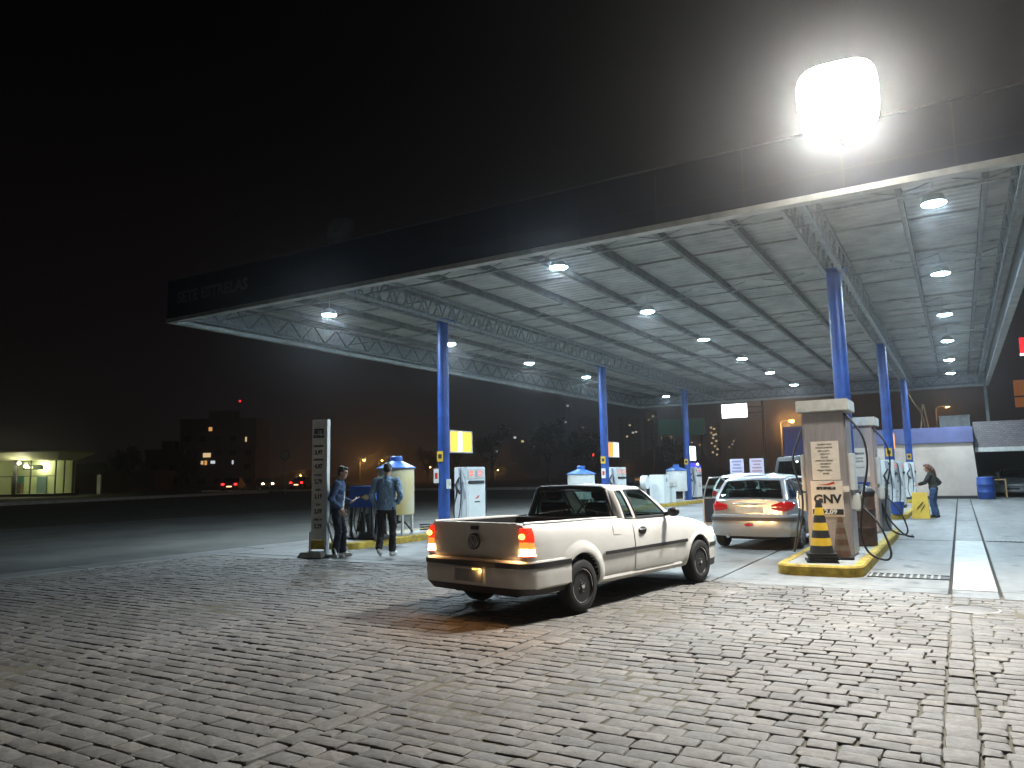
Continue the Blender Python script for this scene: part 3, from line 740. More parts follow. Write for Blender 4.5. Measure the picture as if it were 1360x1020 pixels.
# tail lamps
for s in (1, -1):
    e = empty('tail_lamp', (0, 0, 0)); e.parent = pk
    def lampbox(z0, z1, m, nm, y0=.612, y1=.742, wrap=True):
        b_ = MB(); zs = [lerp(z0, z1, t / 4) for t in range(5)]
        rows = []
        for z in zs:
            ya = lambda x: sh.y(x, z) + .006
            rows.append([(-.884, s * y0, z), (-.893, s * (y0 + .03), z), (-.890, s * (ya(-.86) - .035), z), (-.866, s * ya(-.86), z), (-.82, s * ya(-.82), z), (-.775, s * ya(-.775), z), (-.775, s * y0, z), (-.82, s * y0, z)])
        b_.grid(rows, close=True); n = 8; b_.f += [tuple(range(n)), tuple(range(4 * n, 5 * n))]; b_.m += [0, 0]
        return b_.build(nm, m, e, bevel=.008, seg=2, smooth=.7)
    lampbox(.815, .955, M['redglow'], 'red_lens', .645, .728); lampbox(.748, .8135, M['amberlens'], 'indicator_lens', .645, .728); lampbox(.675, .7465, M['whitelit'], 'reverse_lens', .645, .728)
    lampbox(.660, .6735, M['redlens'], 'lens_base', .645, .728)
    q = MB(); q.ell((-.893, s * .69, .872), (.012, .042, .030), 14, 8); q.build('brake_bulb', M['amberlit'], e, smooth=1)
    ld = bpy.data.lights.new('tail_light', 'AREA'); ld.size = .12; ld.energy = 4; ld.color = (1, .5, .2)
    l = bpy.data.objects.new('tail_light', ld); COL.objects.link(l); l.parent = e; l.location = (-.93, s * .68, .76); l.rotation_euler = (0, math.radians(55), 0)
# bumpers
def bumper(name, outline, z0, z1, m, x_in, y_in):
    g = MB(); rows = []
    for z, e in ((z0, -.035), (z0 + .02, -.008), (lerp(z0, z1, .45), 0), (z1 - .03, -.004), (z1 - .008, -.018), (z1, -.05)):
        rows.append([(x + (-e if x < 1 else e) * (1 if abs(y) < .78 else .4), y + (e * .6 if y > 0 else -e * .6) * (1 if abs(y) > .6 else 0), z) for x, y in outline])
    g.grid(rows); return g.build(name, m, pk, smooth=.6)
ol = [(-.22, .822), (-.4, .815), (-.6, .805), (-.76, .79), (-.86, .765), (-.92, .71), (-.945, .62), (-.96, .4), (-.965, .2), (-.965, 0)]
ol = ol + [(x, -y) for x, y in reversed(ol[:-1])]
rbp = bumper('rear_bumper', ol, .33, .625, M['carwhite'], 0, 0)
st = MB(); 
pts = [(x - (.006 if abs(y) < .8 else 0), y * 1.008, .575) for x, y in ol]
rows = [[(x, y, z) for x, y, _ in pts] for z in (.545, .548, .60, .603)]
rows[0] = [(x * .99 if abs(x) > .3 else x, y * .99, .545) for x, y, _ in pts]; rows[3] = [(x * .99 if abs(x) > .3 else x, y * .99, .603) for x, y, _ in pts]
st.grid(rows); st.build('bumper_strip', M['trim'], rbp, smooth=.5)
vl = MB(); vl.grid([[(x * 1.002 + .01, y * .985, .345) for x, y in ol], [(x + .06 if x < -.3 else x, y * .93, .27) for x, y in ol]]); vl.build('valance', M['trim'], rbp, smooth=.5)
pl = MB(); pl.b2((-.978, -.20, .385), (-.966, .20, .515)); pl.build('number_plate', M['grey'], rbp, bevel=.004)
rcs = MB()
for y in (-.235, .235): rcs.b2((-.982, y - .022, .375), (-.962, y + .022, .535))
rcs.b2((-.982, -.2, .518), (-.962, .2, .54)); rcs.build('plate_recess', M['carwhite'], rbp, bevel=.006)
plp = MB(); plp.b2((-.990, -.12, .517), (-.980, -.07, .526)); plp.build('plate_lamp', M['amberlit'], rbp)
ld = bpy.data.lights.new('plate_light', 'POINT'); ld.energy = .35; ld.color = (1, .55, .18); ld.shadow_soft_size = .01; l = bpy.data.objects.new('plate_light', ld); COL.objects.link(l); l.parent = pk; l.location = (-1.0, -.17, .50)
fo_ = [(2.98 + .12, .80), (3.3, .775), (3.45, .725), (3.57, .62), (3.63, .45), (3.66, .2), (3.665, 0)]; fo_ = fo_ + [(x, -y) for x, y in reversed(fo_[:-1])]
fbp = bumper('front_bumper', fo_, .27, .555, M['carwhite'], 0, 0)
fs_ = MB(); fs_.grid([[(x + .006, y * 1.008, z) for x, y in fo_] for z in (.46, .463, .51, .513)]); fs_.build('bumper_strip', M['trim'], fbp, smooth=.5)
sp = MB(); sp.grid([[(x - .005, y * .98, .29) for x, y in fo_], [(x - .02, y * .97, .19) for x, y in fo_]]); sp.build('air_dam', M['trim'], fbp, smooth=.5)
for s in (1, -1):
    h = MB(); rows = []
    for z, dx in ((.585, 0), (.64, -.01), (.70, -.07)):
        rows.append([(3.28 + dx, s * .77, z), (3.44 + dx, s * .715, z), (3.54 + dx, s * .60, z), (3.575 + dx, s * .42, z)])
    h.grid(rows); h.build('headlamp', M['headlit'], pk, smooth=.8)
    ld = bpy.data.lights.new('head_light', 'SPOT'); ld.energy = 130; ld.color = (1, .58, .22); ld.spot_size = math.radians(78); ld.spot_blend = .9; ld.shadow_soft_size = .07
    l = bpy.data.objects.new('head_light', ld); COL.objects.link(l); l.parent = pk; l.location = (3.70, s * .55, .64); l.rotation_euler = (math.radians(90), 0, math.radians(-90)); 
    # doors, mouldings, mirror
    d = sh.patch('door', M['carwhite'], pk, s, (1.13, 1.10, 2.12, 2.08, .335, .935), .007)
    hb = MB(); yy = s * (sh.y(1.28, .80) + .012); hb.ell((1.30, yy, .80), (.095, .012, .05), 16, 8); hb.build('handle_recess', M['trim'], d, smooth=1)
    hh = MB(); hh.tube([(1.22, yy, .812), (1.26, yy + s * .022, .812), (1.34, yy + s * .022, .812), (1.38, yy, .812)], .012, 6); hh.build('handle', M['dark'], d, smooth=1)
    mo = MB(); rows = []
    for z, e in ((.575, .0), (.577, .014), (.615, .014), (.617, .0)):
        rows.append([(x, s * (sh.y(x, z) + e + .006), z) for x in [.44 + i * .1 for i in range(21)]])
    mo.grid(rows); mo.build('side_moulding', M['trim'], pk, smooth=.5)
    mr = MB(); mr.ell((1.93, s * .90, 1.0), (.055, .085, .062), 14, 8); mr.bar((1.96, s * .76, .965), (1.95, s * .86, .985), .045, .05)
    mr.build('mirror', M['dark'], d, smooth=1.0)
    sk = MB(); sk.grid([[(x, s * (sh.y(x, z) + e), z) for x in [.42 + .1 * i for i in range(20)]] for z, e in ((.25, .0), (.262, .02), (.30, .018), (.33, .0))]); sk.build('side_skirt', M['carwhite'], pk, smooth=.6)
    fl = sh.patch('fuel_flap' if s < 0 else 'panel_seam', M['carwhite'], pk, s, (.66, .66, .83, .83, .79, .925), .004, 8, 8) if s < 0 else None
seats(pk, [1.38], .42, (-.36, .36)); 
ds = MB(); ds.b2((1.92, -.65, .62), (2.12, .65, .93)); ds.build('dashboard', M['dark'], pk, bevel=.05)
stw = MB(); stw.tube([(1.80 + .05 * math.sin(2 * PI * i / 20), .36 + .18 * math.cos(2 * PI * i / 20), .93 + .17 * math.sin(2 * PI * i / 20)) for i in range(21)], .013, 6); stw.build('steering_wheel', M['dark'], pk, smooth=1)
ub = MB(); ub.b2((-.7, -.45, .22), (3.2, .45, .33)); ub.cyl((0, -.62, .285), (0, .62, .285), .045); ub.cyl((-.8, .35, .27), (.5, .35, .27), .03); ub.build('underbody', M['well'], pk)
PK_ANG = math.radians(10)
# local x = forward: rotate so +x points 10 degrees right of +Y
d_ = Vector((math.sin(PK_ANG), math.cos(PK_ANG), 0)); l_ = Vector((-d_.y, d_.x, 0))
pk.location = Vector((-3.68, 7.70, .006)) + l_ * .80; pk.rotation_euler = (0, 0, PI / 2 - PK_ANG)
# ---- hatchbacks
M['bumperstrip'] = mat('bumper_rubber', (.06, .055, .055), .5)
def place(e, x, y, ang): e.location = (x, y, .004); e.rotation_euler = (0, 0, PI / 2 - math.radians(ang))
def make_hatch(name, label, cat, paint, wheels='alloy', door_open=False, lit_front=False):
    hk = empty(name, (0, 0, 0), 0, label, cat); wb = 2.44; R = .285
    W = [(-.60, .62), (-.57, .70), (-.45, .775), (-.2, .81), (.3, .825), (1.6, .825), (2.3, .82), (2.7, .79), (2.95, .74), (3.08, .66), (3.16, .5)]
    zt = [(-.60, .93), (-.45, .965), (0, .965), (1.2, .94), (2.0, .92), (2.3, .88), (2.7, .80), (3.0, .70), (3.16, .60)]
    zb = [(-.60, .33), (-.45, .29), (0, .24), (2.2, .22), (2.9, .25), (3.16, .33)]
    s_ = Shell([-.60, -.59, -.57, -.53, -.47, -.4, -.3, -.2, -.1, 0, .15, .3, .5, .8, 1.1, 1.4, 1.7, 2.0, 2.2, 2.4, 2.6, 2.75, 2.88, 2.97, 3.03, 3.08, 3.12, 3.15, 3.16], W, zb, zt, .03)
    cuts = [cylcut(x, R + .01, .335, s * .42, s * 1.2) for x in (0, wb) for s in (1, -1)] + [boxcut((-.36, -.64, .42), (2.0, .64, 1.3))]
    body = link('body', s_.mesh('body', paint, cuts), None, hk)
    for x in (0, wb):
        for s in (1, -1):
            make_wheel(hk, x, s * .735, s, R, .175, wheels); arch_flare(s_, hk, x, R + .01, .335, .41, paint, s, .02)
    belt = [(-.55, 0, .965), (-.51, .63, .955), (-.40, .73, .955), (.02, .755, .95), (.10, .757, .95), (.86, .765, .935), (.95, .765, .935), (1.95, .745, .91), (2.12, .63, .90), (2.30, 0, .92)]
    roof = [(-.20, 0, 1.375), (-.17, .50, 1.355), (-.09, .575, 1.36), (.16, .575, 1.39), (.22, .58, 1.392), (.86, .59, 1.405), (.93, .59, 1.405), (1.22, .575, 1.395), (1.30, .50, 1.39), (1.40, 0, 1.40)]
    greenhouse(hk, belt, roof, ['rear_window', None, None if cat == 'x' else 'quarter_window', None, 'rear_door_window', None, 'door_window', None, 'windscreen'], [8, 5, 4, 2, 6, 2, 8, 4, 8], paint, M['glass'], crown=.045, bulge=.03, rail=.88)
    # rear bumper with rubber strip, lamps, plate
    ol = [(-.20, .845), (-.36, .835), (-.5, .79), (-.60, .71), (-.655, .58), (-.685, .35), (-.69, 0)]; ol = ol + [(x, -y) for x, y in reversed(ol[:-1])]
    def band(nm, tab, m, par):
        g = MB(); g.grid([[(x * (1 if x > -.3 else 1) + (o if x < -.4 else 0), y * k, z) for x, y in ol] for z, o, k in tab]); return g.build(nm, m, par, smooth=.7)
    rb_ = band('rear_bumper', [(.25, .06, .95), (.30, .02, .99), (.45, 0, 1), (.60, .0, 1), (.655, .012, .99), (.675, .05, .96)], paint, hk)
    band('bumper_strip', [(.545, 0.0, 1.0), (.548, -.012, 1.012), (.615, -.012, 1.012), (.62, .0, 1.0)], M['bumperstrip'], rb_)
    fo = MB(); fo.lathe([(0, -.0), (.03, 0), (.05, .006)], (0, 0, 0), axis='X'); 
    fl = MB(); fl.ell((-.69, .0, .475), (.012, .085, .03), 16, 8); fl.build('fog_lens', M['redlens'], rb_, smooth=1)
    fr_ = MB(); fr_.tube([(-.69, .095 * math.cos(2 * PI * i / 24), .475 + .04 * math.sin(2 * PI * i / 24)) for i in range(25)], .008, 5); fr_.build('fog_lamp_rim', paint, rb_, smooth=1)
    ex = MB(); ex.cyl((-.70, .42, .25), (-.4, .42, .25), .032); ex.build('exhaust_pipe', M['chrome'], hk, smooth=1)
    for s in (1, -1):
        L_ = MB(); path = [(-.60, .43), (-.60, .50), (-.60, .57)] + [(x, None) for x in (-.592, -.58, -.565, -.53, -.47, -.40, -.33, -.27)]; rows = []; n_ = len(path) - 1
        for j in range(7):
            row = []
            for i, (x, yy) in enumerate(path):
                u = i / n_; hh = .088 * (math.sin(PI * min(1, .10 + .86 * u)) ** .7) + .004; z = .812 + .035 * u + hh * (j / 3 - 1); bul = .018 * (1 - (j / 3 - 1) ** 2) + .004
                y_ = yy if yy else s_.y(x, min(z, .93)); row.append((x - bul * (1 if x < -.56 else .35), s * (y_ + (0 if yy else bul * .8)), z))
            rows.append(row)
        L_.grid(rows); L_.build('tail_lamp', M['redlens'], hk, smooth=1)
        if not (door_open and s > 0): pass
        d1 = s_.patch('front_door', paint, hk, s, (.95, .92, 1.98, 1.92, .30, .90), .006) if not (door_open and s > 0) else None
        d2 = s_.patch('rear_door', paint, hk, s, (.33, .10, .93, .90, .30, .905), .006)
        for d, xh in ((d1, 1.06), (d2, .22)):
            if d: h_ = MB(); h_.ell((xh, s * (s_.y(xh, .80) + .015), .80), (.08, .014, .022), 12, 6); h_.build('handle', paint, d, smooth=1)
        if d1:
            mr = MB(); mr.ell((1.82, s * .92, .98), (.06, .09, .06), 14, 8); mr.bar((1.84, s * .75, .94), (1.83, s * .88, .965), .04, .04); mr.build('mirror', paint, d1, smooth=1)
        hl = MB(); rows = []
        for z, dx in ((.56, 0), (.64, -.05), (.70, -.16)): rows.append([(2.86 + dx, s * .785, z), (3.03 + dx, s * .71, z), (3.14 + dx, s * .58, z), (3.185 + dx, s * .36, z)])
        hl.grid(rows); hl.build('headlamp', M['headlit'] if lit_front else M['clearlens'], hk, smooth=1)
    pl = MB(); pl.b2((-.640, -.26, .70), (-.622, .26, .815)); pl.build('number_plate', M['offwhite'], hk, bevel=.004)
    ph = MB(); ph.ell((-.612, 0, .875), (.02, .34, .022), 16, 8); ph.build('tailgate_handle', paint, hk, smooth=1)
    fb = MB(); fo2 = [(2.85, .81), (3.05, .745), (3.17, .62), (3.24, .4), (3.26, 0)]; fo2 = fo2 + [(x, -y) for x, y in reversed(fo2[:-1])]
    fb.grid([[(x - o, y * (1 - o * .3), z) for x, y in fo2] for z, o in ((.22, .06), (.28, .0), (.48, .0), (.55, .05))]); fb.build('front_bumper', paint, hk, smooth=.6)
    gr = MB(); gr.b2((3.235, -.3, .36), (3.275, .3, .46)); gr.build('grille', M['dark'], hk, bevel=.01)
    seats(hk, [1.2, .3], .40, (-.36, .36)); ds = MB(); ds.b2((1.9, -.64, .6), (2.1, .64, .92)); ds.build('dashboard', M['dark'], hk, bevel=.05)
    ub = MB(); ub.b2((-.5, -.45, .19), (2.9, .45, .30)); ub.cyl((0, -.62, R), (0, .62, R), .04); ub.build('underbody', M['well'], hk)
    if door_open:
        dr = empty('front_door', (1.95, .80, 0), math.radians(-66)); dr.parent = hk
        p_ = MB(); p_.b2((-1.02, .0, .30), (0, .045, .91)); p_.build('door_skin', paint, dr, bevel=.02)
        p_ = MB(); p_.b2((-.99, -.05, .36), (-.05, -.003, .90)); p_.build('door_lining', M['seat'], dr, bevel=.015)
        p_ = MB(); p_.bar((-.7, -.075, .62), (-.2, -.075, .66), .05, .05); p_.build('armrest', M['dark'], dr, bevel=.012)
        p_ = MB(); p_.tube([(-1.0, .02, .90), (-.93, -.02, 1.2), (-.86, -.06, 1.37), (-.6, -.07, 1.385), (-.1, .0, .92)], .018, 6); p_.build('window_frame', paint, dr, smooth=1)
        p_ = MB(); p_.add([(-.985, .02, .91), (-.92, -.02, 1.2), (-.85, -.055, 1.36), (-.6, -.065, 1.375), (-.12, .0, .91)], [(0, 1, 2, 3, 4)]); p_.build('door_window', M['glass'], dr)
    return hk
h1 = make_hatch('hatchback_car', 'silver hatchback with its left front door open beside the dispensers', 'car', M['silver'], door_open=True); place(h1, -3.56, 15.75, 4)
h2 = make_hatch('hatchback_car', 'white hatchback waiting behind the silver car', 'car', M['white'], 'steel'); place(h2, -6.1, 24.6, 2)
h3 = make_hatch('hatchback_car', 'pale silver car parked nose out in the dark garage', 'car', M['silver']); place(h3, 2.55, 48.2, 187)
# dark van
vn = empty('van', (0, 0, 0), 0, 'tall dark van standing beyond the silver hatchback', 'van')
sv = Shell([-.75, -.74, -.7, -.6, -.45, -.3, 0, .4, 1, 2, 2.6, 2.9, 3.1, 3.3, 3.4, 3.45], [(-.75, .80), (-.7, .86), (-.4, .9), (2.6, .9), (3.1, .85), (3.45, .6)], [(-.75, .35), (-.3, .28), (2.8, .26), (3.45, .35)], [(-.75, 1.1), (2.3, 1.08), (2.8, .98), (3.45, .72)], .02)
link('body', sv.mesh('body', M['vanpaint'], [cylcut(x, .31, .36, s * .5, s * 1.3) for x in (0, 2.7) for s in (1, -1)] + [boxcut((-.55, -.7, .5), (2.2, .7, 1.4))]), None, vn)
greenhouse(vn, [(-.72, 0, 1.08), (-.70, .68, 1.08), (-.58, .815, 1.08), (.6, .82, 1.08), (.7, .82, 1.08), (1.3, .82, 1.07), (1.4, .82, 1.07), (2.35, .80, 1.04), (2.5, .68, 1.04), (2.65, 0, 1.04)],
           [(-.55, 0, 1.96), (-.52, .58, 1.95), (-.40, .68, 1.94), (.6, .70, 1.96), (.7, .70, 1.96), (1.2, .70, 1.96), (1.3, .70, 1.95), (1.6, .68, 1.93), (1.7, .58, 1.92), (1.8, 0, 1.93)],
           ['rear_window', None, 'side_window', None, 'side_window', None, 'door_window', None, 'windscreen'], [6, 4, 6, 2, 4, 2, 6, 4, 6], M['vanpaint'], M['darkglass'], crown=.06, bulge=.03, rail=.85)
for x in (0, 2.7):
    for s in (1, -1): make_wheel(vn, x, s * .80, s, .31, .2, 'steel')
for s in (1, -1):
    t = MB(); t.b2((-.765, s * .66, .85), (-.70, s * .80, 1.12)); t.build('tail_lamp', M['redlens'], vn, bevel=.015)
place(vn, -4.5, 26.6, 4)
# far traffic on the road beyond the verge
M['farpaint'] = mat('far_car_paint', (.10, .09, .10), .4)
def far_car(loc, ang, label, lit_rear, paint=None):
    e = empty('passing_car', loc, math.radians(ang), label, 'car', 'cars on the far road')
    b_ = MB(); b_.prism([(-2.1, .3), (-2.1, .75), (-1.9, .9), (-1.3, .95), (-.7, 1.4), (.5, 1.42), (1.1, .95), (1.9, .85), (2.1, .6), (2.1, .3)], -.82, .82); b_.v = [(x, z * (1 - .15 * max(0, y - .9) / .5), y) for x, y, z in b_.v]
    b_.build('body', paint or M['farpaint'], e, bevel=.08, seg=2, smooth=.9)
    w = MB(); w.add([(-1.25, s_ * .78, .98) for s_ in (-1, 1)] + [(-.74, s_ * .7, 1.36) for s_ in (1, -1)], [(0, 1, 2, 3)]); w.v = [(x - .03, y, z + .02) for x, y, z in w.v]; w.build('rear_window', M['darkglass'], e)
    for x in (-1.3, 1.3):
        for s in (1, -1):
            t = MB(); t.lathe([(.0, s * .83), (.2, s * .84), (.31, s * .83), (.32, s * .7), (0, s * .66)], (x, 0, .32), axis='Y', n=18); t.build('wheel', M['tyre'], e, smooth=.6)
    for s in (1, -1):
        t = MB(); t.b2((-2.13, s * .5, .66), (-2.09, s * .78, .84)); t.build('tail_lamp', M['redlit2'] if lit_rear else M['redlens'], e, bevel=.01)
        t = MB(); t.b2((2.09, s * .48, .6), (2.13, s * .76, .74)); t.build('headlamp', M['headlit'] if not lit_rear else M['clearlens'], e, bevel=.01)
    p_ = MB(); p_.b2((-2.13, -.26, .45), (-2.105, .26, .57)); p_.build('number_plate', M['platelit'] if lit_rear else M['offwhite'], e)
    return e
M['redlit2'] = emit('far_tail_lamp', (1, .02, .02), 5); M['platelit'] = emit('plate_lamp_glow', (1, .65, .3), 2)
# ------------------------------------------------------------------ islands and equipment
def rrect(x0, y0, x1, y1, r, n=6):
    pts = []
    for cx, cy, a in ((x1 - r, y0 + r, -90), (x1 - r, y1 - r, 0), (x0 + r, y1 - r, 90), (x0 + r, y0 + r, 180)):
        for k in range(n + 1):
            t = math.radians(a + 90 * k / n); pts.append((cx + r * math.cos(t), cy + r * math.sin(t)))
    return pts
def island(x0, y0, x1, y1, label):
    e = empty('pump_island', ((x0 + x1) / 2, (y0 + y1) / 2, 0), 0, label, 'kerbed island', 'kerbed islands under the canopy')
    cx, cy = (x0 + x1) / 2, (y0 + y1) / 2; a = rrect(x0 - cx, y0 - cy, x1 - cx, y1 - cy, .28); i_ = rrect(x0 - cx + .13, y0 - cy + .13, x1 - cx - .13, y1 - cy - .13, .16)
    g = MB(); rows = [[(x, y, -.02) for x, y in a], [(x, y, .125) for x, y in a], [(lerp(x, u, .15), lerp(y, v, .15), .148) for (x, y), (u, v) in zip(a, i_)], [(x, y, .15) for x, y in i_], [(x, y, .10) for x, y in i_]]
    g.grid(rows, close=True); g.build('kerb', M['curb'], e, smooth=.7)
    t = MB(); t.prism([(x * .999, y * .999) for x, y in i_], .02, .143); t.build('top', M['islandtop'], e)
    return e
island(-12.75, 12.35, -11.36, 20.6, 'yellow kerbed island at the left front column with the blue box')
island(-12.75, 23.0, -11.36, 31.2, 'yellow kerbed island at the second left column behind the pickup')
island(-12.75, 33.0, -11.36, 42.0, 'yellow kerbed island at the farthest left column')
island(-2.46, 11.68, -1.28, 19.35, 'yellow kerbed island carrying the gas dispensers and the striped cones')
island(-2.46, 25.5, -1.45, 31.5, 'yellow kerbed island with white pumps at the second right column')
island(-2.46, 37.5, -1.45, 43.0, 'yellow kerbed island at the farthest right column')
HI = .146
def hose(mb, pts, r=.016, n=7):
    P, _ = smoothline(pts, [7] * (len(pts) - 1)); mb.tube(P, r, n)
# --- liquid fuel dispensers: narrow ends carry the nozzles, long sides the displays
M['panel'] = mat('dispenser_white', (.62, .66, .66), .35, var=.06, scale=4)
M['greyband'] = mat('grey_graphic', (.30, .33, .37), .4)
M['reddigit'] = emit('red_digits', (1, .12, .08), .9)
def dispenser(x, y, label, w=.40, L=1.0, h=1.64, face=1):
    e = empty('fuel_dispenser', (x, y, HI), 0, label, 'fuel pump', 'fuel pumps under the canopy')
    b = MB(); b.b2((-w / 2, -L / 2, .0), (w / 2, L / 2, h)); b.build('cabinet', M['panel'], e, bevel=.02)
    pb = MB(); pb.b2((-w / 2 - .01, -L / 2 - .01, -.001), (w / 2 + .01, L / 2 + .01, .10)); pb.build('plinth', M['dark'], e, bevel=.008)
    # vertical seams and curved grey graphic on the hose end
    g = MB(); pts = []
    for k in range(13):
        t = k / 12; pts.append((lerp(-.05, .14, t ** 1.7), lerp(h - .03, .75, t)))
    for s in (-1, 1):
        gg = MB(); rows = [[(px, s * (L / 2 + .004), pz), (min(w / 2 - .01, px + .10), s * (L / 2 + .004), pz)] for px, pz in pts]; gg.grid(rows); gg.build('grey_swoosh', M['greyband'], e)
        n = MB(); n.b2((-.13, s * L / 2, 1.0), (.03, s * (L / 2 + .07), 1.30)); n.build('nozzle_holder', M['panel'], e, bevel=.012)
        nz = MB(); Y = s * (L / 2 + .09)
        nz.tube([(-.10, Y, 1.14), (-.02, Y, 1.26), (.03, Y, 1.35), (.06, Y, 1.33)], [.020, .026, .018, .012]); nz.tube([(-.09, Y, 1.16), (-.03, Y + s * .02, .98), (-.06, Y + s * .03, .78)], [.03, .028, .018]); nz.bar((-.02, Y, 1.02), (.05, Y, .90), .035)
        nz.build('nozzle', M['black'], e, smooth=1)
        hs = MB(); hose(hs, [(-.06, Y + s * .03, .8), (-.10, Y + s * .08, .45), (-.02, Y + s * .10, .12), (.08, Y + s * .09, .30), (.12, Y + s * .05, .8), (.10, Y + s * .03, 1.35), (.06, Y - s * .05, 1.55)]); hs.build('hose', M['black'], e, smooth=1)
    for s in (1, -1):
        X = s * (w / 2 + .006)
        d = MB(); d.b2((X - .006, -.42, 1.30), (X + .012, .42, 1.58)); d.build('display_panel', M['offwhite'], e, bevel=.006)
        for yy in (-.24, .2):
            q = MB()
            for dz in (1.50, 1.42): q.b2((X + .013, yy - .09, dz - .022), (X + .017, yy + .09, dz + .022))
            q.build('display', M['reddigit'], e)
        q = MB(); q.b2((X + .013, -.05, 1.36), (X + .018, .05, 1.55)); q.build('keypad', M['greyband'], e)
        q = MB(); q.b2((X - .004, -.40, 1.17), (X + .03, .40, 1.255)); q.build('card_slot', M['dark'], e, bevel=.01)
        q = MB(); q.b2((X - .005, -.40, .16), (X + .004, .40, 1.13)); q.build('door_panel', M['panel'], e, bevel=.004)
        lettering('dispenser_lettering', [('SETE ESTRELAS', .052, 0, 0, .003, .8)], M['ink'], e, plane_M((X + s * .007, .05, .66), (0, s, 0), (s, 0, 0)))
        sw = MB(); sw.add([(X + s * .006, .05 + s * a, z) for a, z in ((-.13, .74), (.02, .82), (.12, .86), (.05, .76))], [(0, 1, 2, 3)]); sw.build('red_swoosh', M['red'], e)
    return e
dispenser(-12.04, 18.0, 'white fuel pump with black nozzle beside the front left blue column')
dispenser(-12.04, 28.75, 'white fuel pump beside the second left column above the pickup roof')
dispenser(-12.04, 39.3, 'white fuel pump beside the farthest left column under a blue lamp')
dispenser(-1.95, 26.5, 'white fuel pump at the right island by the woman', L=.9)
dispenser(-1.95, 30.3, 'white fuel pump behind the second right column')
dispenser(-1.95, 38.6, 'white fuel pump on the farthest right island')
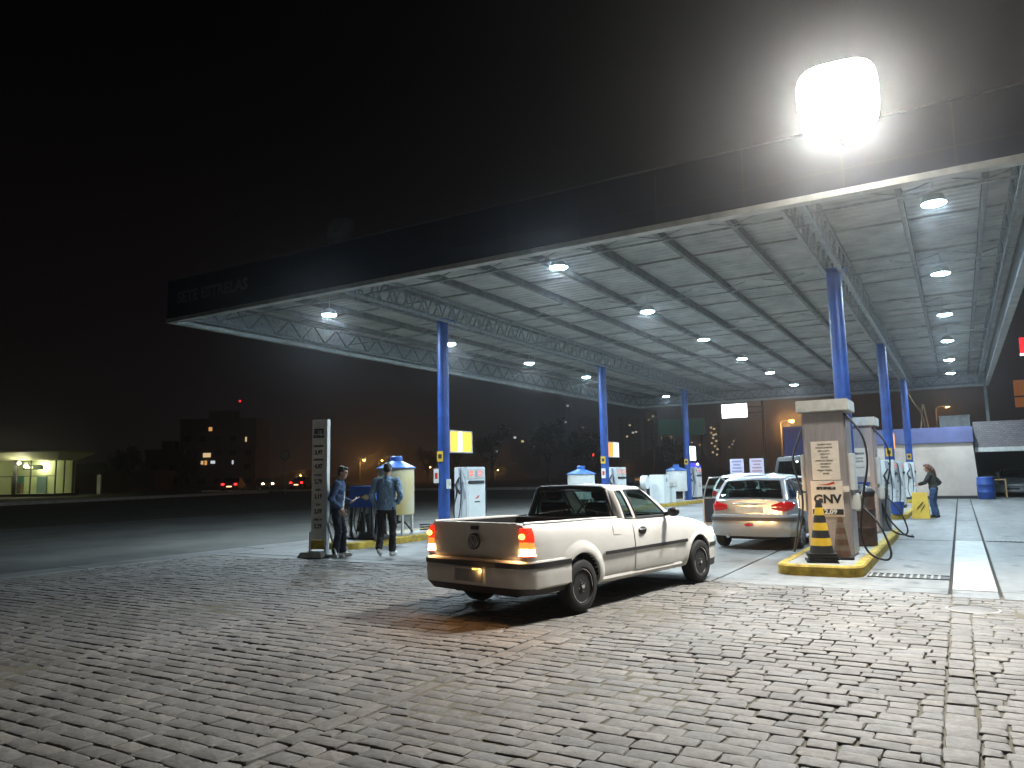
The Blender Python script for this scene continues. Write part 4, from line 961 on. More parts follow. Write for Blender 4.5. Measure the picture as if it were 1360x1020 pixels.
# --- tall gas (GNV) dispensers
M['notice'] = mat('notice_paper', (.72, .64, .54), .6, var=.06)
def gas_dispenser(x, y, label, full=True):
    e = empty('gas_dispenser', (x, y, HI), 0, label, 'gas dispenser', 'tall gas dispensers')
    w, L = .66, .72; H0 = 2.30
    b = MB(); b.b2((-w / 2, -L / 2, 0), (w / 2, L / 2, H0)); b.build('cabinet', M['stainless'], e, bevel=.025, seg=3, smooth=.6)
    c = MB(); c.b2((-w / 2 - .07, -L / 2 - .07, H0), (w / 2 + .07, L / 2 + .07, H0 + .19)); c.build('hood', M['offwhite'], e, bevel=.012)
    Y = -L / 2 - .004
    n = MB(); n.b2((-.21, Y - .004, 1.20), (.21, Y + .002, 1.82)); n.build('notice', M['notice'], e)
    if full:
        lettering('notice_lettering', [(t, .030, -.01 * (i % 3), .27 - i * .052, .0, .9) for i, t in enumerate(('PROIBIDO FUMAR', 'DESLIGUE O MOTOR', 'ABRA O CAPO', 'DESLIGUE O', 'CELULAR', 'DESCER DO VEICULO', 'AGUARDE O', 'FRENTISTA', 'PRESSAO MAXIMA', '220 BAR'))], M['ink'], e, plane_M((0, Y - .006, 1.50), (1, 0, 0), (0, -1, 0)))
        p = MB(); p.b2((-.25, Y - .007, .62), (.23, Y + .002, 1.185)); p.build('price_board', M['notice'], e)
        lettering('board_lettering', [('SETE ESTRELAS', .052, -.01, .145, .005, .82)], M['ink'], e, plane_M((-.01, Y - .009, .92), (1, 0, 0), (0, -1, 0)))
        lettering('gas_lettering', [('GNV', .185, 0, -.03, .008, 1.05)], M['ink'], e, plane_M((-.01, Y - .009, .92), (1, 0, 0), (0, -1, 0)))
        s = MB(); s.add([(-.16, Y - .009, 1.12), (.0, Y - .009, 1.135), (.10, Y - .009, 1.17), (.12, Y - .009, 1.14), (.02, Y - .009, 1.115)], [(0, 1, 2, 3, 4)]); s.build('red_swoosh', M['red'], e)
        q = MB(); q.b2((-.24, Y - .012, .65), (.22, Y - .006, .735)); q.build('price_plate', M['ink'], e)
        lettering('price_digits', [('2,09', .10, 0.03, 0, .004, 1.1)], M['white'], e, plane_M((-.0, Y - .015, .692), (1, 0, 0), (0, -1, 0)))
        v = MB(); v.b2((.235, Y - .05, 1.00), (.325, Y + .02, 1.10)); v.build('gauge_box', M['notice'], e, bevel=.01)
    else:
        lettering('notice_lettering', [('ATENCAO', .06, 0, .2, .002, .9), ('DESLIGUE', .045, 0, .1, 0, .9), ('O MOTOR', .045, 0, .03, 0, .9), ('ABRA O CAPO', .04, 0, -.1, 0, .9)], M['ink'], e, plane_M((0, Y - .006, 1.50), (1, 0, 0), (0, -1, 0)))
        q = MB(); q.b2((-.19, Y - .004, .80), (.21, Y + .002, 1.08)); q.build('poster', M['yellow2'], e)
        q = MB(); q.add([(-.17, Y - .006, .98), (.19, Y - .006, 1.06), (.19, Y - .006, .9), (.0, Y - .006, .86)], [(0, 1, 2, 3)]); q.b2((-.19, Y - .008, 1.04), (.21, Y - .004, 1.08)); q.build('poster_graphic', M['blue'], e)
    for s in (1, -1):
        X = s * w / 2
        q = MB(); q.b2((X, -.27, 1.02), (X + s * .07, .12, 1.62)); q.build('side_panel', M['white'], e, bevel=.015)
        q = MB(); q.b2((X, -.25, .70), (X + s * .13, -.02, .98)); q.build('nozzle_holder', M['white'], e, bevel=.03)
        nz = MB(); nz.tube([(X + s * .16, -.2, 1.02), (X + s * .16, -.16, .88), (X + s * .15, -.18, .72)], [.02, .035, .02]); nz.build('nozzle', M['chrome'], e, smooth=1)
        hs = MB(); hose(hs, [(X - s * .06, -.30, H0 - .02), (X + s * .06, -.36, 2.18), (X + s * .25, -.42, 1.86), (X + s * .29, -.44, 1.45), (X + s * .20, -.42, .98), (X + s * .13, -.42, .40), (X + s * .22, -.45, .08), (X + s * .46, -.46, -.02), (X + s * .52, -.42, .12), (X + s * .38, -.34, .50), (X + s * .17, -.2, .74)] if s > 0 else
             [(X, -.30, H0 - .25), (X - .05, -.36, 1.9), (X - .16, -.42, 1.5), (X - .05, -.42, .95), (X - .10, -.42, .45), (X - .22, -.45, .06), (X - .18, -.42, .3), (X - .14, -.2, .74)], .017); hs.build('hose', M['black'], e, smooth=1)
    return e
gas_dispenser(-1.86, 13.45, 'tall steel gas dispenser with GNV price board behind the striped cone')
gas_dispenser(-1.90, 18.45, 'tall steel gas dispenser behind the front right blue column', False)
# --- traffic cones on the island
def cone(loc, label, h, mats, stack=True):
    e = empty('traffic_cone', loc, rc.uniform(-.5, .5), label, 'cone', 'striped cones on the gas island')
    z0 = .13 if stack else .04
    if stack:
        t = MB()
        for k in range(4):
            zz = .005 + k * .034; o = (rc.uniform(-.02, .02), rc.uniform(-.02, .02))
            q = rrect(-.21 + o[0], -.2 + o[1], .21 + o[0], .2 + o[1], .05, 3); q = [(x * (1 + rc.uniform(-.07, .07)), y * (1 + rc.uniform(-.07, .07))) for x, y in q]; t.prism(q, zz, zz + .026)
        t.build('stacked_base', M['black'], e, bevel=.006)
    else:
        t = MB(); t.prism(rrect(-.17, -.17, .17, .17, .03, 3), .0, .04); t.build('base', M['black'], e, bevel=.006)
    R0, R1 = .165 * h / .75, .035
    n = 7
    for k in range(n):
        a, b_ = k / n, (k + 1) / n
        s = MB(); s.lathe([(lerp(R0, R1, a), z0 + h * a), (lerp(R0, R1, b_) , z0 + h * b_)] if k < n - 1 else [(lerp(R0, R1, a), z0 + h * a), (R1 * 1.1, z0 + h * .97), (R1 * .9, z0 + h), (R1 * .5, z0 + h), (R1 * .5, z0 + h * .9)], n=28)
        s.build('stripe', mats[k % 2], e, smooth=.8)
    return e
cone((-1.88, 12.24, HI), 'black and yellow striped cone on a stack of rubber bases before the GNV dispenser', .78, (M['black'], M['yellow2']))
M['conegrey'] = mat('dirty_orange_cone', (.13, .09, .06), .7, var=.3)
cone((-1.66, 12.72, HI), 'smaller dull brown cone right of the striped cone', .60, (M['rust'], M['conegrey']), False)
# --- rubbish drum
dr = empty('rubbish_drum', (-1.60, 15.1, HI), 0, 'dark brown lidded drum beside the tall gas dispenser', 'bin')
MB().lathe([(.0, 0), (.22, 0), (.235, .02), (.235, .30), (.245, .32), (.235, .34), (.235, .62), (.245, .64), (.235, .66), (.235, .92)], n=28).build('body', M['rust'], dr, smooth=.6)
MB().lathe([(.25, .92), (.25, .96), (.2, 1.03), (.08, 1.08), (0, 1.085)], n=28).build('lid', M['trim'], dr, smooth=.6)
# small grey box and hose at the end of the gas island
bx = empty('control_box', (-1.62, 19.0, HI), 0, 'grey cabinet with white top at the end of the gas island', 'cabinet')
MB().b2((-.2, -.18, 0), (.2, .18, .78)).build('cabinet', M['grey'], bx, bevel=.02); MB().b2((-.21, -.19, .78), (.21, .19, .93)).build('top', M['white'], bx, bevel=.02)
hs = MB(); hose(hs, [(.05, -.2, .6), (.2, -.3, .25), (.45, -.35, -.05), (.62, -.2, -.12), (.60, -.05, -.10)], .02); hs.build('hose', M['black'], bx, smooth=1)
# --- lit signs and plates on the columns
M['signframe'] = mat('sign_frame', (.45, .45, .42), .5)
def lit_sign(x, y, label, cols, z0=2.18, w=1.12, h=.62, txt=None):
    e = empty('light_box_sign', (x, y + .17 + w / 2, z0), 0, label, 'lit sign', 'lit signs on the blue columns')
    f = MB(); f.b2((-.09, -w / 2, 0), (.09, w / 2, .035)); f.b2((-.09, -w / 2, h - .035), (.09, w / 2, h)); f.b2((-.09, -w / 2, .037), (.09, -w / 2 + .035, h - .037)); f.b2((-.09, w / 2 - .035, .037), (.09, w / 2, h - .037))
    f.b2((-.03, -w / 2 - .06, h * .3), (.03, -w / 2, h * .7)); f.build('frame', M['signframe'], e, bevel=.006)
    for s in (1, -1):
        y0 = -w / 2 + .037
        for k, (fr, m) in enumerate(cols):
            y1 = y0 + (w - .074) * fr; p = MB(); p.b2((s * .06, y0, .037), (s * .075, y1 - .001, h - .037)); p.build('face', m, e); y0 = y1
        if txt: lettering('sign_lettering', [(txt, .36, 0, 0, .012, 1)], M['ink'], e, plane_M((s * .078, w * .24, h / 2), (0, s, 0), (s, 0, 0)))
    return e
M['s_yel'] = emit('lit_yellow', (1, .62, .06), .75); M['s_hot'] = emit('lit_tube_yellow', (1, .85, .35), 2.6); M['s_or'] = emit('lit_orange', (1, .30, .04), .8)
M['s_wh'] = emit('lit_white', (.95, .95, .8), 1.1); M['s_white2'] = emit('lit_cool_white', (.95, 1, 1), 3.0); M['s_green'] = emit('lit_green_yellow', (.75, .95, .35), 1.0)
lit_sign(-12.05, 16.75, 'yellow lit sign box on the front left blue column', ((.36, M['s_yel']), (.2, M['s_hot']), (.44, M['s_yel'])))
lit_sign(-12.05, 27.6, 'orange and white lit sign box on the second left column', ((.5, M['s_or']), (.5, M['s_wh'])), txt='1')
lit_sign(-12.05, 38.1, 'plain white lit sign box on the farthest left column', ((1, M['s_white2']),), z0=2.12, h=.78)
lit_sign(-2.05, 29.0, 'greenish lit sign box on the second right column', ((.6, M['s_green']), (.4, M['s_or'])), w=1.6)
lit_sign(-2.05, 40.9, 'small greenish lit sign box on the farthest right column', ((1, M['s_green']),), z0=1.95, w=1.3, h=.75)
def plate(x, y, z, w, h, m, label, name, cat, dx=0, mark=True, txt=None):
    e = empty(name, (x + dx, y - .165, z), 0, label, cat); q = MB(); q.b2((-w / 2, -.012, 0), (w / 2, .0, h)); q.build('plate', m, e, bevel=.003)
    if mark:
        g = MB(); g.b2((-w * .28, -.0145, h * .3), (w * .28, -.0122, h * .72)); g.build('pictogram', M['ink'] if m is M['yellow2'] else M['red'], e)
    return e
for (x, y), lab in zip(POLES_A, ('front left', 'second left', 'farthest left')): plate(x, y, 1.93, .20, .28, M['yellow2'], 'small yellow warning plate on the %s column' % lab, 'warning_plate', 'plate')
for (x, y), lab in zip(POLES_B[1:], ('second right', 'farthest right')): plate(x, y, 1.93, .20, .28, M['yellow2'], 'small yellow warning plate on the %s column' % lab, 'warning_plate', 'plate')
plate(-12.05, 16.75, 1.36, .17, .38, M['white'], 'white notice card with red top hung on the front left column', 'notice_card', 'notice', -.13)
plate(-12.05, 27.6, 1.36, .17, .38, M['white'], 'white notice card hung on the second left column', 'notice_card', 'notice')
plate(-2.05, 29.0, 1.45, .17, .32, M['white'], 'white notice card with red foot on the second right column', 'notice_card', 'notice')
e = empty('switch_box', (-11.87, 16.66, 1.2), 0, 'small white switch box on the front left blue column', 'switch box'); MB().b2((0, -.06, 0), (.08, .06, .26)).build('box', M['white'], e, bevel=.008); MB().b2((.08, -.03, .1), (.095, .03, .18)).build('cover', M['offwhite'], e, bevel=.004)
# --- filter tanks with blue conical lids
M['tankyellow'] = mat('yellowed_white_tank', (.56, .55, .44), .45, col2=(.58, .44, .10), scale=1.3, detail=3, stretch=(1, 1, .4))
M['bluelid'] = mat('blue_lid', (.04, .13, .42), .4)
def tank(x, y, label, m, r=.44, zt=1.62):
    e = empty('filter_tank', (x, y, HI), 0, label, 'tank', 'filter tanks with blue lids')
    MB().lathe([(0, .48), (r * .98, .48), (r, .50), (r, zt - .02), (r * .97, zt)], n=36).build('tank', m, e, smooth=.6)
    MB().lathe([(r + .05, zt - .02), (r + .05, zt), (.16, zt + .16), (.15, zt + .17), (.15, zt + .27), (.13, zt + .285), (0, zt + .29)], n=36).build('lid', M['bluelid'], e, smooth=.5)
    for k in range(4):
        a = PI / 4 + k * PI / 2 + .25; q = MB(); q.bar((r * .92 * math.cos(a), r * .92 * math.sin(a), 0), (r * .92 * math.cos(a), r * .92 * math.sin(a), .72), .05, .05); q.build('leg', M['offwhite'], e)
    pp = MB(); pp.cyl((0, 0, .48), (0, 0, .25), .06); pp.tube([(0, 0, .3), (.2, .1, .28), (.35, .2, .05)], .025); pp.build('drain_pipe', M['trim'], e, smooth=.8)
    return e
tank(-12.06, 14.75, 'yellowed white filter tank with blue lid behind the two men', M['tankyellow'])
tank(-12.06, 25.4, 'white filter tank with bright blue lid above the pickup cab', M['white'], .5, 1.40)
tank(-12.06, 36.3, 'white filter tank with blue lid near the farthest left column', M['white'], .5, 1.50)
# --- blue oil cabinet on a black stand
e = empty('oil_cabinet', (-11.78, 13.4, HI), 0, 'dark blue oil box with a yellow diamond on a black stand', 'oil box')
MB().b2((-.36, -.26, .72), (.36, .26, 1.20)).build('cabinet', M['blue'], e, bevel=.015)
dm = MB(); 
for s, X in ((1, 0),): dm.add([(0, -.264, .95), (.17, -.264, .88), (.34, -.264, .95), (.17, -.264, 1.02)], [(0, 1, 2, 3)])
dm.build('yellow_diamond', M['yellow2'], e)
q = MB(); q.add([(.08, -.267, .95), (.17, -.267, .91), (.26, -.267, .95), (.17, -.267, .99)], [(0, 1, 2, 3)]); q.build('diamond_centre', M['offwhite'], e)
stn = MB()
for sx in (-1, 1):
    for sy in (-1, 1): stn.bar((sx * .33, sy * .22, .05), (sx * .30, sy * .22, .72), .045)
stn.prism([(-.45, -.3), (.45, -.3), (.45, .3), (-.45, .3)], .0, .05); stn.add([(-.45, -.3, .05), (.45, -.3, .05), (.45, .3, .05), (-.45, .3, .05), (-.2, -.15, .16), (.2, -.15, .16), (.2, .15, .16), (-.2, .15, .16)], [(0, 1, 5, 4), (1, 2, 6, 5), (2, 3, 7, 6), (3, 0, 4, 7), (4, 5, 6, 7)])
stn.build('stand', M['black'], e)
q = MB(); rr_ = random.Random(3)
for i in range(9): q.cyl((-.26 + .065 * i, rr_.uniform(-.12, .12), .16), (-.26 + .065 * i, rr_.uniform(-.12, .12), rr_.uniform(.42, .62)), rr_.uniform(.025, .05), n=10)
for i in range(5): hose(q, [(-.3 + .13 * i, -.22, .7), (-.33 + .15 * i, -.28, .4), (-.25 + .12 * i, -.24, .12)], .014)
q.build('hoses_and_cans', M['dark'], e, smooth=.7)
# clutter by the tank
e = empty('hose_coil', (-11.7, 15.6, HI), 0, 'dark coil of hose lying on the island behind the tank', 'hose')
q = MB(); q.tube([(.22 * math.cos(t / 6), .22 * math.sin(t / 6), .03 + t * .0016) for t in range(100)], .022, 6); q.build('coil', M['black'], e, smooth=1)
# --- air and water machine by the third island
e = empty('service_cabinet', (-11.9, 33.5, HI), 0, 'white service cabinet with round badge on the farthest left island', 'cabinet')
MB().b2((-.35, -.5, 0), (.35, .25, 1.30)).build('cabinet', M['panel'], e, bevel=.02); MB().b2((-.4, .25, .0), (.45, .8, .72)).build('lower_cabinet', M['panel'], e, bevel=.02); MB().b2((-.45, .22, .73), (.5, .95, .95)).build('tray', M['offwhite'], e, bevel=.03)
MB().lathe([(.09, .352), (.09, .36), (0, .362)], (0, -.15, 1.05), axis='X', n=20).build('badge', M['grey'], e)
e = empty('air_hose_reel', (-12.2, 32.3, HI), 0, 'small white hose reel on the farthest left island', 'reel')
MB().b2((-.05, -.06, 0), (.05, .06, .8)).build('post', M['steel'], e, bevel=.01); MB().lathe([(.0, -.12), (.3, -.12), (.3, .12), (0, .12)], (0, 0, .98), axis='X', n=24).build('reel', M['panel'], e, smooth=.5)
e = empty('blue_beacon', (-12.04, 39.3, HI + 1.66), 0, 'blue lit dome lamp on top of the farthest left fuel pump', 'beacon')
MB().lathe([(.30, 0), (.30, .05), (.18, .2), (0, .22)], n=20).build('dome', emit('blue_glow', (.08, .06, .9), .7), e, smooth=.7); MB().ell((.22, -.2, .14), (.05, .05, .05)).build('bulb', emit('blue_bulb', (.6, .6, 1), 12), e, smooth=1)
e = empty('rubbish_bin', (-10.9, 40.2, .0), 0, 'orange bin beside the farthest left fuel pump', 'bin')
MB().lathe([(0, .01), (.26, .01), (.32, .95), (.34, .98), (.30, 1.0), (0, 1.0)], n=20).build('body', mat('orange_bin', (.55, .14, .02), .5), e, smooth=.6); MB().lathe([(.35, 1.0), (.3, 1.08), (0, 1.12)], n=20).build('lid', M['dark'], e, smooth=.6)
# --- price totem
M['totem'] = mat('totem_board', (.72, .66, .58), .6, var=.15, scale=4)
e = empty('price_totem', (-10.93, 11.0, .0), .34, 'tall narrow fuel price board on a white frame with the man leaning at it', 'price board')
e.scale = (.84, 1, 1); MB().b2((-.19, -.03, .34), (.145, .03, 2.66)).build('board', M['totem'], e, bevel=.006)
MB().b2((-.19, -.032, .16), (.145, .02, .335)).build('yellow_foot', M['yellow'], e, bevel=.004)
fr = MB(); fr.b2((.15, -.045, .04), (.205, .085, 2.70)); fr.b2((-.235, -.04, .04), (-.195, .05, .5)); fr.b2((-.19, -.035, 2.665), (.148, .04, 2.70))
fr.bar((.18, .06, .75), (.62, .30, .05), .03); fr.bar((.18, -.02, .72), (.55, -.2, .05), .03); fr.bar((-.35, -.25, .04), (.62, .30, .04), .05); fr.bar((-.3, .2, .04), (.58, -.2, .04), .05); fr.build('frame', M['white'], e)
MB().box((-.08, -.05, .07), (.62, .5, .10), taper=.8).build('concrete_foot', M['islandtop'], e, bevel=.01)
rows_ = [('SETE', .13, 2.46, .008), ('ESTRELAS', .068, 2.36, .004), ('GASOLINA', .055, 2.17, .002), ('3,97', .12, 2.04, .004), ('ADITIVADA', .052, 1.90, .002), ('4,07', .12, 1.77, .004), ('ETANOL', .055, 1.60, .002), ('2,79', .12, 1.47, .004), ('DIESEL', .055, 1.31, .002), ('3,19', .12, 1.18, .004), ('GNV', .06, 1.02, .002), ('2,09', .12, .89, .004), ('DIESEL S10', .05, .73, .002), ('3,29', .12, .60, .004)]
lettering('price_lettering', [(t, s, 0, z, b, .92) for t, s, z, b in rows_], M['ink'], e, plane_M((-.02, -.034, 0), (1, 0, 0), (0, -1, 0)))
# --- yellow pavement sign by the woman
e = empty('yellow_board', (-1.12, 26.15, .0), 0, 'yellow folding floor sign standing at the woman\'s feet', 'floor sign')
for s in (1, -1):
    q = MB(); q.add([(-.24, s * .20, 0), (.24, s * .20, 0), (.2, s * .03, .78), (-.2, s * .03, .78), (-.24, s * .175, 0), (.24, s * .175, 0), (.2, s * .005, .78), (-.2, s * .005, .78)], [(0, 1, 2, 3), (7, 6, 5, 4), (0, 4, 5, 1), (1, 5, 6, 2), (2, 6, 7, 3), (3, 7, 4, 0)]); pp = q.build('panel', M['yellow2'], e)
    q = MB(); q.bar((-.1, s * .145, .3), (.08, s * .10, .5), .07, .01); q.bar((.0, s * .15, .22), (.12, s * .11, .42), .05, .01); q.build('pictogram', M['ink'], pp)
e = empty('blue_bucket', (-1.72, 25.6, HI), 0, 'blue bucket on the front of the right pump island', 'bucket')
MB().lathe([(0, 0), (.15, 0), (.21, .36), (.22, .37), (.20, .36), (.15, .04), (0, .04)], n=24).build('bucket', M['blue'], e, smooth=.5); q = MB(); q.tube([(.21 * math.cos(t), .02, .36 + .16 * math.sin(t)) for t in [PI * i / 12 for i in range(13)]], .006, 5); q.build('handle', M['steel'], e, smooth=1)
# ------------------------------------------------------------------ people
M['skin'] = mat('skin', (.42, .25, .17), .5, var=.08, scale=12)
M['hairdark'] = mat('dark_hair', (.018, .013, .010), .55, var=.4, scale=60)
M['hairred'] = mat('reddish_hair', (.10, .035, .018), .55, var=.4, scale=60)
def cloth(name, c, var=.2, b=.35): return mat(name, c, .9, var=var, scale=5, bump=b, bscale=14)
M['jacketdark'] = cloth('dark_blue_jacket', (.035, .065, .13)); M['denim'] = cloth('light_denim', (.17, .27, .40)); M['jeansdark'] = cloth('dark_jeans', (.012, .016, .028))
M['blacktrousers'] = cloth('black_trousers', (.012, .012, .014)); M['jeansblue'] = cloth('blue_jeans', (.045, .09, .19)); M['darktop'] = cloth('dark_top', (.03, .028, .022)); M['shirt'] = cloth('white_shirt', (.5, .5, .5), .1)
M['shoe'] = mat('pale_shoe', (.45, .45, .44), .6, var=.2); M['shoedark'] = mat('dark_shoe', (.03, .03, .035), .5)
M['phone'] = emit('phone_screen', (.9, .95, 1), 1.2); M['eye'] = mat('eye', (.03, .02, .015), .2)
FOLD = bpy.data.textures.new('folds', 'CLOUDS'); FOLD.noise_scale = .085; FOLD.noise_depth = 2
FOLD2 = bpy.data.textures.new('small_folds', 'CLOUDS'); FOLD2.noise_scale = .035; FOLD2.noise_depth = 1
def vox(mb, name, m, parent, size=.011, it=4):
    md = [('REMESH', dict(mode='VOXEL', voxel_size=size)), ('SMOOTH', dict(factor=.5, iterations=it))]
    if name in ('jacket', 'trousers', 'top'): md += [('DISPLACE', dict(texture=FOLD, strength=.034, mid_level=.5)), ('DISPLACE', dict(texture=FOLD2, strength=.012, mid_level=.5))]
    if name == 'hair': md += [('DISPLACE', dict(texture=FOLD2, strength=.016, mid_level=.5))]
    me = mb.mesh(name); me = evaluated(me, md)
    me.polygons.foreach_set('use_smooth', [True] * len(me.polygons)); me.name = name
    return link(name, me, m, parent)
def V(*a): return Vector(a)
def hand(mb, wrist, d, palm_n, s=1.0, curl=.5, side=1):
    """palm, four bent fingers and a thumb; d = pointing direction, palm_n = out of the palm"""
    d = V(*d).normalized(); n = V(*palm_n); n = (n - d * n.dot(d)).normalized(); w = d.cross(n) * side; p = V(*wrist)
    Mx = Matrix((w, d, n)).transposed(); mb.ell(p + d * .05 * s, (.040 * s, .056 * s, .017 * s), M=Mx); mb.cap(p - d * .02, p + d * .03, .026 * s, .028 * s, 8)
    for k, (o, l) in enumerate(((-.030, .068), (-.010, .078), (.011, .073), (.030, .056))):
        a = p + d * .095 * s + w * o * s; dd = (d + n * curl).normalized(); e_ = (d * (1 - curl * .6) + n * curl * 1.8).normalized()
        b = a + dd * l * .55 * s; c = b + e_ * l * .5 * s; mb.cap(a - d * .02, b, .0098 * s, .0092 * s, 8); mb.cap(b, c, .0092 * s, .0078 * s, 8)
    a = p + d * .03 * s - w * .034 * s; b = a + (d * .55 - w * .7 + n * .3).normalized() * .042 * s; c = b + (d * .9 - w * .1 + n * .4).normalized() * .034 * s
    mb.cap(a + w * .012, b, .0135 * s, .0115 * s, 8); mb.cap(b, c, .0115 * s, .009 * s, 8)
def head(mb, c, R):
    """R: 3x3 head rotation (face towards +Y)"""
    f = lambda x, y, z: V(*c) + R @ V(x, y, z)
    mb.ell(f(0, -.008, .028), (.076, .097, .095), M=R); mb.ell(f(0, .022, -.035), (.060, .072, .080), M=R); mb.ell(f(0, .052, -.085), (.034, .030, .026), M=R)
    mb.cap(f(0, .092, .012), f(0, .112, -.022), .009, .014, 8); mb.ell(f(0, .085, .034), (.052, .016, .012), M=R); mb.ell(f(0, .091, -.056), (.024, .010, .009), M=R)
    for s in (1, -1): mb.ell(f(s * .077, -.008, -.005), (.012, .022, .032), M=R); mb.ell(f(s * .040, .066, -.018), (.022, .02, .022), M=R)
def person(loc, rz, label, J, top, bottom, hair, shoe, hairlong=False, shirt=None, fem=False):
    e = empty('person', loc, rz, label, 'person'); s = J.get('s', 1.0)
    b = MB(); g = lambda k: V(*J[k])
    Rh = Matrix.Rotation(J.get('yaw', 0), 3, 'Z') @ Matrix.Rotation(J.get('pitch', 0), 3, 'X')
    hc = g('head'); nk = g('neck'); ch = g('chest'); pv = g('pelvis')
    head(b, hc, Rh); b.cap(nk + V(0, -.005, -.04), hc + Rh @ V(0, -.02, -.06), .056, .052)
    b.ell(ch, (.15, .095, .2)); b.ell(lerp(pv, ch, .45), (.12, .085, .2)); b.ell(pv, (.14, .09, .12))
    for q in 'LR':
        sg = -1 if q == 'L' else 1
        b.cap(g('sh' + q), g('el' + q), .045, .036); b.cap(g('el' + q), g('wr' + q), .036, .026); b.cap(nk + V(0, 0, -.06), g('sh' + q), .05, .045)
        hand(b, g('wr' + q), J['hd' + q], J['pn' + q], s, J.get('curl' + q, .5), -sg)
        b.cap(g('hip' + q), g('kn' + q), .07, .048); b.cap(g('kn' + q), g('an' + q), .05, .036)
    vox(b, 'body', M['skin'], e, .0075, 2)
    for sg in (1, -1):
        q = MB(); q.ell(hc + Rh @ V(sg * .033, .079, .004), (.012, .008, .008), 8, 6, M=Rh); q.build('eye', M['eye'], e, smooth=1)
    # hair
    h = MB(); f = lambda x, y, z: hc + Rh @ V(x, y, z)
    h.ell(f(0, -.022, .050), (.083, .094, .088), M=Rh); h.ell(f(0, -.052, .0), (.078, .062, .085), M=Rh); h.ell(f(0, .045, .098), (.055, .048, .030), M=Rh)
    for sg in (1, -1): h.cap(f(sg * .073, .012, .05), f(sg * .076, .012, .0), .014, .008, 8)
    if hairlong:
        h.cap(f(0, -.08, .02), f(0, -.13, -.10), .062, .06); h.cap(f(0, -.13, -.1), f(.02, -.15, -.27), .065, .03)
        for sg in (1, -1): h.cap(f(sg * .07, -.02, .03), f(sg * .06, -.05, -.12), .030, .022)
    vox(h, 'hair', hair, e, .008, 2)
    # upper garment
    t = MB(); hem = J.get('hem', .06); sx = J.get('sx', 1.0)
    prof = [(-hem, .178, .125), (.03, .175, .125), (.14, .168, .118), (.26, .178, .122), (.36, .190, .125), (.45, .185, .112), (.50, .145, .088), (.535, .085, .070), (.565, .066, .066)]
    rows = []; L_ = (nk.z - pv.z)
    for z, rx, ry in prof:
        u = z / .54; c = lerp(pv, nk, u) + (ch - lerp(pv, nk, .6)) * max(0, 1 - abs(u - .6) / .6)
        rows.append([(c.x + rx * sx * math.cos(a) * (1 if fem is False else .9), c.y + ry * math.sin(a) + .006 * math.sin(5 * a + z * 9), pv.z + z * L_ / .54 if z > 0 else pv.z + z) for a in [2 * PI * i / 24 for i in range(24)]])
    t.grid(rows, close=True); n = 24; t.f += [tuple(range(n)), tuple(range((len(rows) - 1) * n, len(rows) * n))]; t.m += [0, 0]
    for q in 'LR':
        t.cap(nk + V(0, 0, -.075), g('sh' + q), .055, .072); t.cap(g('sh' + q), lerp(g('sh' + q), g('el' + q), .95), .074, .060); d = (g('wr' + q) - g('el' + q)).normalized()
        t.cap(g('el' + q), lerp(g('el' + q), g('wr' + q), .5), .062, .056); t.cyl(lerp(g('el' + q), g('wr' + q), .3), g('wr' + q) - d * .01, .058, .046)
        t.ell(lerp(g('sh' + q), g('el' + q), .7), (.068, .068, .03)); t.ell(lerp(g('el' + q), g('wr' + q), .25), (.066, .066, .028))
    t.lathe([(.068, .0), (.078, .02), (.072, .055), (.060, .05)], (nk.x, nk.y, nk.z - .025), n=18)
    tp = vox(t, J.get('topname', 'jacket'), top, e, .0095, 3)
    if shirt:
        q = MB(); rows = []
        for z, wd in ((-.03, .055), (.12, .05), (.28, .05), (.42, .045), (.50, .03)):
            c = lerp(pv, nk, max(0, z) / .54); rows.append([(c.x + u * wd, c.y + .134 - (.012 if z > .4 else 0) - .02 * u * u - max(0, z - .36) * .30, pv.z + z) for u in (-1, -.5, 0, .5, 1)])
        q.grid(rows); q.build('shirt_front', M['shirt'], tp, smooth=1)
    # trousers
    t = MB(); t.ell(pv + V(0, 0, -.03), (.163, .108, .13))
    for q in 'LR':
        hp, kn, an = g('hip' + q), g('kn' + q), g('an' + q)
        t.cap(hp, lerp(hp, kn, .5), .098, .086); t.cap(lerp(hp, kn, .5), kn, .086, .068); t.cap(kn, lerp(kn, an, .5), .068, .066); t.cyl(lerp(kn, an, .35), an + V(0, -.005, -.015), .066, .070)
        t.ell(kn + V(0, .01, -.02), (.072, .07, .03)); t.ell(lerp(kn, an, .8), (.074, .075, .024)); t.ell(lerp(kn, an, .93), (.076, .08, .022))
    vox(t, 'trousers', bottom, e, .0095, 3)
    for q in 'LR':
        an, to = g('an' + q), g('to' + q); sh_ = MB(); dv = (to - an); dv.z = 0; dv.normalize(); z0 = min(an.z - .075, to.z)
        heel = an - dv * .05; heel.z = an.z - .055
        sh_.cap(heel, to + V(0, 0, .035), .042, .036); sh_.cap(an + V(0, 0, -.02), lerp(heel, to, .5) + V(0, 0, .03), .045, .044); sh_.cap(lerp(heel, to, .6) + V(0, 0, .02), to + V(0, 0, .03) , .044, .036)
        vox(sh_, 'shoe', shoe, e, .009, 2)
    return e
